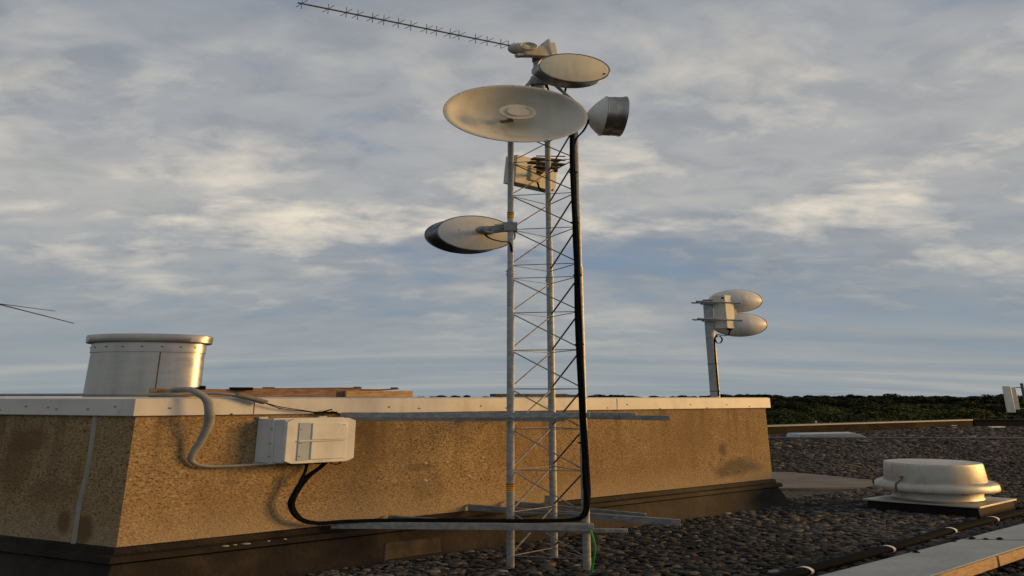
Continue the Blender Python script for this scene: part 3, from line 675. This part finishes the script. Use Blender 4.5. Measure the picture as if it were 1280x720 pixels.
# black cable bundle: enclosure -> lower bracket -> up the right leg
runU=[(.700,5.452,4.85),(.686,5.446,4.40),(.690,5.440,4.05),(.696,5.438,3.39),(.708,5.437,2.51),(.722,5.437,1.68),(.736,5.430,.95),(.742,5.43,.74),(.725,5.43,.60),(.64,5.435,.53),(.45,5.45,.512),(0.,5.47,.505),(-.6,5.49,.505),(-1.2,5.50,.505),(-1.65,5.475,.498),(-1.90,5.42,.495),(-2.05,5.345,.55),(-2.13,5.30,.68),(-2.10,5.31,.80),(-2.02,5.345,.93),(-1.90,5.40,1.03),(-1.85,5.40,1.10)]
t=thing('cable_bundle','thick bundle of black cables running from the grey enclosure up the mast','cable bundle',(.7,5.43,.45))
for i in range(7):
    an=2*PI*i/6; rr=0 if i==6 else .0125
    pts=[]
    for k_,p_ in enumerate(runU):
        ph=an+k_*.55; sp_=.75 if 9<=k_<=16 else (.55+.08*k_ if k_<6 else 1.0)
        jx=random.uniform(-.013,.013) if 1<k_<14 else 0
        pts.append((p_[0]+jx+rr*sp_*math.cos(ph)*W*.72,p_[1]+rr*sp_*math.sin(ph)*.9-(.006 if k_<8 else 0),p_[2]+(rr*sp_*math.sin(ph) if 8<=k_ else 0)))
    if i%3==1: pts=pts[:-3]+[(-2.07,5.32,.90),(-2.03,5.33,1.0),(-2.02,5.33,1.1)]
    m=MB(); m.tube(spline(pts,6),.0072,8); part('cable',m,BLACK,t)
m=MB()
for z in (4.2,3.6,3.0,2.25,1.25): 
    x_=.695 if z>3 else .712; m.lathe((x_,5.445,z),(0,0,1),[(-.006,.021),(.006,.021)],16)
part('cable_tie',m,BLACK,t)
def wire(name,pts,r_,m_,label,cat,group=None): 
    q=MB(); q.tube(spline(pts),r_,7); return single(name,q,m_,label,cat,pts[0],group)
wire('feeder_cable',[(.90,5.55,4.93),(.89,5.53,4.86),(.83,5.50,4.74),(.74,5.46,4.62),(.70,5.45,4.50)],.006,BLACK,'short black lead sagging from the cone-backed dish to the mast leg','cable','leads on the mast')
wire('feeder_cable',[(.66,5.62,5.42),(.63,5.58,5.28),(.56,5.55,5.20),(.52,5.58,5.12)],.006,BLACK,'short black lead hanging under the flat covered drum dish','cable','leads on the mast')
wire('feeder_cable',[(.40,5.66,5.80),(.42,5.63,5.45),(.50,5.60,5.22),(.66,5.50,5.05),(.70,5.46,4.85)],.006,BLACK,'black lead running down the mast tip from the radio housing','cable','leads on the mast')
wire('ground_wire',[(.765,5.42,.43),(.785,5.40,.37),(.80,5.39,.26),(.775,5.40,.13),(.755,5.41,.02)],.006,GREEN,'bright green wire dropping beside the front right mast leg','ground wire')

# ------------------------------------------------------------------ enclosure on the wall
t=thing('electrical_enclosure','pale grey plastic electrical enclosure with hinged lid on the tan wall','enclosure',fw(.16,1.08,.0))
ez0,ez1=1.085,1.495
def fp(s,z,off): # s metres (wide) along the wall from the corner
    p=V((A0[0],A0[1],0))+fd*s+V((1.825,-.64,0))*off; return V((p.x,p.y,z))
def slabf(m,s0,s1,z0,z1,o0,o1,ch=0):
    if ch: poly=[(s0+ch*W,z0),(s1-ch*W,z0),(s1,z0+ch),(s1,z1-ch),(s1-ch*W,z1),(s0+ch*W,z1),(s0,z1-ch),(s0,z0+ch)]
    else: poly=[(s0,z0),(s1,z0),(s1,z1),(s0,z1)]
    m.hexa([fp(s,z,o0) for s,z in poly],[fp(s,z,o1) for s,z in poly])
S0=.99; S1=1.625
m=MB(); slabf(m,S0,S1,ez0,ez1,.006,.100); part('body',m,GREYP,t,bevel=.006)
m=MB(); slabf(m,S0-.012,S1+.012,ez0-.008,ez1+.008,.101,.116); part('flange',m,GREYP,t,bevel=.004)
m=MB(); slabf(m,S0+.006,S1-.006,ez0+.004,ez1-.004,.117,.176); m2=m; part('cover',m,GREYP,t,bevel=.008)
lid=MB(); slabf(lid,S0+.004,S1+.008,ez0-.004,ez1+.004,.177,.192,.028); lido=part('lid',lid,GREYP2,t,bevel=.004)
m=MB(); slabf(m,S0+.105,S0+.205,ez0+.025,ez1-.035,.193,.198); part('hinge',m,HINGE,lido,bevel=.002)
m=MB(); slabf(m,S0+.222,S0+.55,ez0+.03,ez0+.195,.193,.201); slabf(m,S0+.222,S0+.55,ez0+.212,ez1-.04,.193,.201); part('raised_panel',m,GREYP2,lido,bevel=.004)
m=MB(); slabf(m,S0+.10,S0+.53,ez0+.198,ez0+.209,.193,.207); part('latch_bar',m,GREYP2,lido,bevel=.002)
m=MB(); slabf(m,S0+.475,S0+.540,ez1-.078,ez1-.048,.2015,.2030); lb=part('maker_label',m,STICK,lido)
m=MB()
for k_ in range(6):
    slabf(m,S0+.484+k_*.008,S0+.489+k_*.008,ez1-.067,ez1-.059,.2032,.2037)
part('label_print',m,INK,lb)
m=MB()
for z in (1.15,1.27,1.40):
    for s_,o_ in ((S0-.012,.108),): 
        c_=fp(s_,z,o_); m.lathe(c_,(-fd.x/W,-fd.y,0),[(0,.006),(.004,.005),(.004,0)],8)
    c_=fp(S0+.12,z,.1985); m.lathe(c_,(fn.x/W,fn.y,0),[(0,.005),(.003,.004),(.003,0)],8)
part('screw',m,GALVD,t)
m=MB()
for s_ in (S0+.03,S1-.05):
    slabf(m,s_-.04,s_+.04,ez0-.018,ez0-.001,.002,.02); slabf(m,s_-.04,s_+.04,ez1+.001,ez1+.018,.002,.02)
part('mounting_tab',m,GREYP,t,bevel=.002)
m=MB()
for s_ in (S0+.50,S0+.34,S0+.44,S0+.20): 
    c_=fp(s_,ez0-.012,.10); m.lathe(c_,(0,0,-1),[(-.014,.016),(.012,.016),(.018,.011),(.018,0)],10)
part('cable_gland',m,BLACK,t)
wire('loop_wire',[tuple(fp(S0+.50,1.085,.13)),tuple(fp(S0+.52,1.055,.14)),tuple(fp(S0+.57,1.05,.14)),tuple(fp(S0+.60,1.065,.14)),tuple(fp(S0+.61,1.085,.12))],.0045,BLACK,'thin black wire loop hanging under the enclosure right side','wire')
wire('loop_wire',[tuple(fp(S0+.30,.94,.02)),tuple(fp(S0+.24,.92,.03)),tuple(fp(S0+.22,.87,.035)),tuple(fp(S0+.27,.85,.03)),tuple(fp(S0+.36,.87,.02))],.003,plain('tan_string',(.20,.14,.08),(.28,.2,.12),20,.8),'thin tan wire curl on the wall beside the black cable loop','wire')
# conduits
t=thing('conduit','grey flexible conduit arching over the coping and down to the enclosure','conduit',(-2.9,4.95,1.06))
cpts=[(-3.20,4.98,1.772),(-3.05,4.925,1.775),(-2.933,4.878,1.752),(-2.82,4.87,1.68),(-2.785,4.875,1.58),(-2.80,4.91,1.46),(-2.865,4.935,1.31),(-2.93,4.945,1.20),(-2.945,4.96,1.13),(-2.86,4.99,1.083),(-2.70,5.06,1.070),(-2.50,5.13,1.073),(-2.32,5.17,1.080)]
m=MB(); m.tube(spline(cpts[:11],8),[.021]*40+[.020-.009*min(1,(i/40)) for i in range(41)],12); part('sleeve',m,CONDUIT,t)
m=MB(); m.tube(spline(cpts[10:],6),.012,10); part('pipe_end',m,CONDUIT,t)
t=thing('conduit','straight grey conduit lying along the coping and ending in bare wires','conduit',(-3.4,4.75,1.72))
m=MB(); m.tube(spline([(-9.2,6.62,1.725),(-4.9,5.26,1.725),(-3.75,4.93,1.725),(-3.3,4.93,1.728),(-2.95,5.02,1.738),(-2.78,5.04,1.735),(-2.62,5.075,1.715),(-2.50,5.12,1.68)],10),.014,12); part('pipe',m,CONDUIT,t)
m=MB(); m.tube(spline([(-2.66,5.06,1.725),(-2.56,5.10,1.70),(-2.42,5.16,1.655)],6),.022,12); part('sleeve',m,plain('dark_grey_sleeve',(.12,.12,.115),(.20,.19,.18),15,.6),t)
m=MB()
for dz in (0,.014): m.tube(spline([(-2.43,5.155,1.655),(-2.30,5.24,1.61-dz),(-2.12,5.34,1.575-dz*.6),(-1.95,5.43,1.545),(-1.80,5.52,1.54)],6),.004,6)
part('wire',m,BLACK,t)
single('junction_clip',(lambda q:(q.tbox((-1.92,5.45,1.548),(.10,.03,.02),(1,.5,0)),q.tube([(-1.98,5.43,1.545),(-1.86,5.46,1.58)],.006,6),q)[2])(MB()),BLACK,'black wire clip at the left end of the upper bracket','clip',(-1.92,5.45,1.54))

# timbers lying on the coping
def timber(name,p,q,h,wd,m_,label):
    m=MB(); p=V(p);q=V(q); u=(q-p); m.box((p+q)/2+V((0,0,h/2)),(u.length,wd,h),u.normalized()); return single(name,m,m_,label,'timber',tuple((p+q)/2),'timbers lying on the block',bevel=.004)
timber('timber',(-3.44,4.99,1.705),(-1.93,5.75,1.705),.078,.10,WOODM,'long brown weathered timber lying on the coping behind the conduits')
timber('timber',(-2.78,5.42,1.705),(-1.56,6.06,1.705),.09,.09,WOODM,'darker brown timber lying behind the long weathered one')
timber('timber',(-1.84,5.80,1.705),(-1.17,6.14,1.705),.07,.10,WOODL,'short pale timber offcut at the right end of the brown timbers')
for i,(p0,p1,lab) in enumerate([((-2.62,5.52,1.788),(-1.72,5.98,1.805),'thin dark metal strap lying across the brown timbers'),((-1.75,5.92,1.765),(-1.32,6.08,1.80),'thin dark metal strap lying on the pale timber offcut')]):
    m=MB(); m.tube([p0,p1],.008,6); m.tbox(V(p0)+V((.05,.02,.012)),(.05,.02,.014),(1,.5,0)); m.tbox(V(p1)-V((.04,.02,-.008)),(.03,.02,.014),(1,.5,0)); single('metal_strap',m,RUST,lab,'strap',p0,'straps on the timbers')
single('pipe_clip',(lambda q:(q.tbox((-3.02,5.03,1.785),(.06,.05,.025),(1,.5,0)),q.tbox((-2.98,5.05,1.795),(.02,.03,.03)),q)[2])(MB()),BLACK,'black pipe clip on the long timber beside the conduit arch','clip',(-3.02,5.03,1.78))
single('pipe_clip',(lambda q:(q.tbox((-2.72,5.27,1.785),(.09,.05,.03),(1,.5,0)),q)[1])(MB()),BLACK,'black pipe clip on the long timber right of the conduit arch','clip',(-2.72,5.27,1.78))
single('metal_plate',(lambda q:(q.tbox((.22,6.86,1.727),(.42,.10,.04),(1,.35,0)),q.tbox((.62,7.05,1.722),(.25,.06,.03),(1,.35,0)),q)[2])(MB()),RUST,'dark flat metal scrap lying on the coping behind the mast','metal scrap',(.22,6.86,1.705),bevel=.004)

# round duct on the block
t=thing('roof_vent','large round shiny sheet-metal duct with rim standing on the block','roof vent',(-5.62,8.0,1.66))
vc=V((-5.62,8.0,1.66)); m=MB(); m.lathe(vc,(0,0,1),[(0,.372),(.03,.366),(.06,.362),(.70,.358)],96); bdy=part('body',m,DUCT,t)
m=MB(); m.lathe(vc,(0,0,1),[(.70,.358),(.705,.364),(.86,.362)],96); part('collar',m,DUCT,t)
m=MB(); m.lathe(vc,(0,0,1),[(.855,.362),(.850,.392),(.860,.398),(.955,.402),(.968,.398),(.972,.386),(.96,.378),(.85,.362)],96); part('rim',m,DUCT,t)
m=MB(); m.lathe(vc,(0,0,1),[(.93,0),(.93,.38)],64); part('cover',m,GALVD,t)
m=MB(); an=-rad(62); m.tube([(vc.x+.361*W*math.cos(an),vc.y+.361*math.sin(an),vc.z+.0),(vc.x+.359*W*math.cos(an),vc.y+.359*math.sin(an),vc.z+.70)],.004,6); part('seam',m,SEAM,bdy)
m=MB()
for i in range(26): 
    an=-rad(170)+i*rad(6.4); 
    for h_,r_ in ((.03,.368),(.78,.3645)): 
        if (i*7+int(h_*10))%3==0: m.lathe((vc.x+r_*W*math.cos(an),vc.y+r_*math.sin(an),vc.z+h_),(math.cos(an),math.sin(an),0),[(0,.009),(.005,.007),(.005,0)],7)
part('rivet',m,SEAM,bdy)
m=MB(); m.lathe(vc,(0,0,1),[(.0,.395),(.035,.385),(.045,.368)],64); part('base_sealant',m,BITUM,t)

# dishes on the pole behind
PX,PY=3.30,8.55
t=thing('antenna_pole','thick galvanized pole rising behind the coping near the block end','pole',(PX,PY,1.66))
m=MB(); m.tube([(PX,PY,1.66),(PX,PY,3.30)],.034,20); po=part('pole',m,GALV,t)
m=MB(); m.tube([(PX,PY,3.285),(PX,PY,3.312)],.038,20); part('pole_cap',m,RUST,po)
m=MB(); 
for z in (1.80,2.24): m.lathe((PX,PY,z),(0,0,1),[(-.006,.0365),(.006,.0365)],20)
part('band',m,SEAM,po)
t=thing('radio_unit','boxy cream radio housing clamped on the pole between two bracket bars','radio unit',(3.52,8.5,2.82))
m=MB(); m.tbox((3.55,8.53,3.10),(.095,.11,.56),(1,.9,0)); part('housing',m,CREAM,t,bevel=.008)
m=MB(); m.tbox((3.70,8.60,3.10),(.03,.09,.56),(1,.5,0)); part('housing_lid',m,CREAMD,t,bevel=.004)
m=MB(); m.lathe((3.52,8.46,3.33),(-.25,-1,0),[(0,.012),(.006,.010),(.006,0)],9); m.lathe((3.60,8.47,2.815),(0,0,-1),[(0,.018),(.03,.018),(.03,0)],9); part('connector',m,BLACK,t)
for z in (3.245,2.955):
    m=MB(); m.tube([(PX-.24,PY-.12,z+.02),(PX+.50,PY-.13,z-.015)],.014,8); m.tube([(PX-.26,PY+.06,z+.03),(PX+.40,PY+.08,z+.01)],.011,8); m.tbox((PX,PY-.055,z+.01),(.085,.03,.05)); m.tbox((PX,PY+.05,z+.02),(.085,.03,.05))
    for x_ in (PX-.2,PX-.02,PX+.13): m.tube([(x_,PY-.11,z+.015),(x_,PY+.08,z+.02)],.007,6)
    part1('bracket_bar',m,GALV,t)
for (dx,dz,lab) in [(.0,3.315,'upper of two white dishes seen from behind on the pole'),(.04,2.905,'lower of two white dishes seen from behind on the pole')]:
    t=thing('dish_antenna',lab,'dish antenna',(3.85+dx,8.6,dz),'pair of dishes on the pole')
    axt=V((.42,.9,0)).normalized(); dc=V((3.82+dx,8.68,dz)); R_=.196
    m=MB(); m.lathe(dc,axt,[(-.185,0),(-.182,.045),(-.165,.10),(-.125,.15),(-.07,.18),(-.03,.19),(0,R_)],64); part('reflector',m,WHITEP,t)
    m=MB(); m.lathe(dc,axt,[(0,R_-.002),(0,R_+.005),(.010,R_+.005),(.012,R_-.004)],64); part('rim',m,GALVD,t)
    m=MB(); m.lathe(dc,axt,[(.004,R_-.003),(.03,.15),(.045,.08),(.05,0)],48); part('radome',m,RADOME,t)
    m=MB(); m.tube([(dc.x-axt.x*.15*W,dc.y-axt.y*.15,dz),(3.60,8.55,dz-.04)],.03,10); part('mount',m,GALVD,t)
m=MB(); m.tube(spline([(3.60,8.47,2.78),(3.56,8.47,2.71),(3.47,8.48,2.70),(3.40,8.49,2.72),(3.355,8.50,2.66),(3.38,8.50,2.585),(3.44,8.50,2.585),(3.47,8.50,2.64),(3.44,8.50,2.69),(3.38,8.505,2.68),(3.345,8.51,2.55),(3.345,8.512,1.72)],7),.006,7)
single('feeder_cable',m,BLACK,'thin black cable looping once below the radio and down the pole','cable',(3.4,8.5,1.72))

# far left antenna rods, only their tips in view
m=MB(); m.tube([(-7.2,6.1,2.98),(-6.05,6.0,2.775),(-5.10,5.95,2.545)],[.007,.006,.004],6); m.tube([(-7.2,6.1,2.94),(-6.05,6.05,2.785),(-5.43,6.05,2.705)],[.005,.0045,.003],6)
m.tube([(-7.2,6.1,1.66),(-7.2,6.1,3.1)],.02,10); single('antenna_rods',m,RUST,'two thin dark rods reaching in from the left edge above the duct','antenna',(-7.2,6.1,1.66))

# ------------------------------------------------------------------ roof fan
t=thing('exhaust_fan','round spun-aluminium exhaust fan on a square black curb in the gravel','exhaust fan',(6.58,8.36,0))
def sq(k_,z): 
    cx,cy=6.58,8.36; pts=[(6.6,7.75),(7.70,8.36),(6.56,8.97),(5.36,8.37)]
    return [(cx+(x-cx)*k_,cy+(y-cy)*k_,z) for x,y in pts]
m=MB(); m.hexa(sq(.97,-.01),sq(.945,.165)); part('curb',m,BITUM,t,bevel=.008)
m=MB(); m.hexa(sq(1.0,.166),sq(1.0,.190)); m.hexa(sq(.985,.191),sq(.80,.205)); part('curb_cap',m,ALU,t,bevel=.004)
fcn=V((6.50,8.36,0)); FK=.87; 
m=MB(); m.lathe(fcn,(0,0,1),[(h_,r_*FK) for h_,r_ in [(.20,.345),(.215,.315),(.24,.308),(.345,.315)]],96,dy=1.4); part('neck',m,ALU,t)
m=MB(); m.lathe(fcn,(0,0,1),[(h_,r_*FK) for h_,r_ in [(.345,.30),(.338,.41),(.342,.424),(.362,.427),(.42,.422),(.448,.408),(.462,.385),(.466,.345),(.458,.30)]],96,dy=1.4); part('skirt',m,ALU,t)
m=MB(); m.lathe(fcn,(0,0,1),[(h_,r_*FK) for h_,r_ in [(.452,.352),(.470,.354),(.695,.341),(.716,.338),(.728,.332),(.731,.322),(.727,.312),(.729,.25),(.738,.12),(.740,0)]],96,dy=1.4); part('dome',m,ALU,t)
m=MB(); m.lathe(fcn,(0,0,1),[(.4485,.352*FK),(.450,.364*FK),(.458,.362*FK),(.459,.351*FK)],80,dy=1.4); part('joint_line',m,SEAM,t)
m=MB()
for an in (-rad(30),-rad(152),rad(40),rad(150)):
    e=V((math.cos(an),math.sin(an),0)); g=lambda r_,z: (fcn.x+e.x*r_*FK*W,fcn.y+e.y*r_*FK*1.4,z)
    m=MB(); m.tube(spline([g(.352,.53),g(.36,.50),g(.395,.474),g(.428,.44),g(.434,.37),g(.415,.335)],5),.006,6); m.tbox(V(g(.352,.535)),(.03,.03,.016)); part1('strap',m,RUST,t)
m=MB()
for an in [rad(-150+i*30) for i in range(6)]:
    e=V((math.cos(an),math.sin(an),0)); m.tbox((fcn.x+e.x*.42*FK*W,fcn.y+e.y*.42*FK*1.4,.338),(.035,.035,.014),e)
part('clip',m,RUST,t)

# ------------------------------------------------------------------ conduits and sheet on the far gravel
m=MB()
for dy in (0,.22): m.tube([(9.9,21.6+dy,.10),(16,21.5+dy,.10),(30,21.2+dy*1.3,.10)],.035,8)
t=thing('roof_conduit','pair of thin grey pipes crossing the far gravel behind the fan','pipe run',(15,21.5,0))
part('pipe',m,plain('old_grey_pipe',(.05,.052,.055),(.10,.10,.10),8,.7),t)
m=MB()
for x_ in (10.9,15.2,18.6,22.2): m.tbox((x_,21.58,.03),(.16,.34,.07))
part('support_block',m,BLACK,t,bevel=.01)
single('metal_sheet',(lambda q:(q.hexa([(11.9,22.2,.05),(14.9,22.2,.05),(14.6,22.9,.05),(11.7,22.9,.05)],[(12.0,22.2,.20),(14.2,22.2,.26),(14.4,22.9,.26),(11.8,22.9,.22)]),q)[1])(MB()),plain('pale_sheet_metal',(.30,.33,.36),(.40,.43,.45),3,.4,.5),'pale flat metal tray lying on the pipes by the brown parapet','metal tray',(13,22.5,0),bevel=.02)

# panel antenna at right edge
t=thing('panel_antenna','upright white flat panel antenna on a thin dark post at the right edge','panel antenna',(11.5,12,0))
m=MB(); m.tbox((11.31,12.0,1.66),(.075,.04,.59),(1,-.15,0)); part('panel',m,WHITEP,t,bevel=.01)
m=MB(); m.tbox((11.475,12.04,1.68),(.055,.06,.50),(1,-.15,0)); part('back_housing',m,CREAM,t,bevel=.008)
m=MB(); m.tbox((11.395,12.03,1.66),(.02,.05,.57),(1,-.15,0)); part('side_rail',m,RUST,t)
m=MB(); m.tube([(11.70,12.02,0),(11.70,12.02,2.02)],.018,10); m.tbox((11.70,12.02,.015),(.16,.3,.03)); part('post',m,plain('dark_post',(.06,.07,.07),(.11,.12,.12),9,.6,.3),t)
m=MB(); m.tube([(11.45,12.03,1.92),(11.85,12.03,1.93)],.010,8); m.tube([(11.45,12.03,1.45),(11.75,12.03,1.45)],.010,8); part('bracket_bar',m,GALVD,t)

# ------------------------------------------------------------------ board, pipe and tray at lower right
bf0,bf1,bn0,bn1=V((2.63,4.85,0)),V((6.25,6.75,0)),V((3.60,4.85,0)),V((5.30,5.77,0))
ud=(bf1-bf0).normalized(); un=(bn1-bn0).normalized()
Fa,Fb=bf0-ud*1.6,bf1+ud*2.6; Na,Nb=bn0-un*1.6,bn1+un*3.6
t=thing('timber_board','long grey-coated board with raw timber edge resting above the gravel','board',(4.4,5.6,0))
m=MB(); m.hexa([(p.x,p.y,.118) for p in (Fa,Na,Nb,Fb)],[(p.x,p.y,.200) for p in (Fa,Na,Nb,Fb)]); part('board',m,BOARDM,t,bevel=.006)
m=MB(); nn=V((un.y,-un.x,0))
for i in range(5):
    f0,f1=i/5,(i+1)/5-.006; p0,p1=Na+(Nb-Na)*f0,Na+(Nb-Na)*f1
    m.box((p0+p1)/2+nn*.014+V((0,0,.150)),((p1-p0).length,.022,.092),un)
part('edge_strip',m,WOODL,t,bevel=.003)
m=MB()
for f in (.1,.5,.75,.93):
    c_=(Fa+(Fb-Fa)*f+Na+(Nb-Na)*f)/2; m.box(c_+V((0,0,.064)),(.35,.30,.104),ud)
part('foot',m,WOODM,t)
m=MB()
def onb(x,y): return V((x,y,.2))
for x,y in [(4.66,6.07),(4.74,6.10),(4.97,6.02),(5.02,6.06),(5.26,6.0),(5.30,6.04),(4.70,5.93),(4.00,5.53),(4.82,6.03),(5.12,6.01)]:
    m.lathe(onb(x,y),(0,0,1),[(0,.016),(.006,.016),(.008,.008),(.014,.008),(.014,0)],8)
part('bolt',m,BLACK,t)
m=MB(); m.tube(spline([(4.45,6.08,.2015),(4.8,6.05,.2015),(5.15,6.0,.2015),(5.6,5.97,.2015)]),.003,5); part('joint_line',m,SEAM,t)
pp=[(1.3,4.5,.085),(2.56,5.22,.085),(2.85,5.40,.085),(4.12,6.10,.085),(5.52,6.94,.085),(7.4,7.96,.085),(9.5,9.1,.085)]
t=thing('black_pipe','black insulated pipe with pale clips running along the grey board','pipe',(4.1,6.1,0))
m=MB(); m.tube(spline(pp,8),.036,14); part('pipe',m,BLACK,t)
for f in ((2.78,5.355),(4.08,6.075),(5.42,6.87),(6.50,7.475)):
    c_=V((*f,.085)); u=V((1/W,.565,0)).normalized(); m=MB(); m.lathe(c_,u,[(-.013,.037),(-.013,.039),(.013,.039),(.013,.037)],18); part('clip',m,STICK,t)
m=MB()
for f in ((1.9,4.84),(3.4,5.70),(6.0,7.2),(7.9,8.23)): m.tbox((f[0],f[1],.022),(.10,.10,.05),(1,.5,0))
part('support_block',m,BLACK,t)
t=thing('plastic_tray','pale green plastic tray lying under the grey board','tray',(4.6,5.0,0))
m=MB()
tr=[(4.15,5.02),(4.30,4.55),(5.35,4.75),(5.25,5.25)]
ctr=V((4.76,4.89)); inn_=[tuple(ctr+(V(p_)-ctr)*.93) for p_ in tr]
m.add([(x,y,.02) for x,y in tr]+[(x,y,.085) for x,y in tr]+[(x,y,.085) for x,y in inn_]+[(x,y,.04) for x,y in inn_],[(i,(i+1)%4,4+(i+1)%4,4+i) for i in range(4)]+[(4+i,4+(i+1)%4,8+(i+1)%4,8+i) for i in range(4)]+[(8+i,8+(i+1)%4,12+(i+1)%4,12+i) for i in range(4)]+[(12,13,14,15),(3,2,1,0)])
part('tray',m,PALE,t); m=MB(); m.tube([(4.5,4.9,.10),(5.15,5.05,.12)],.008,6); part('cord',m,GREEN,t)
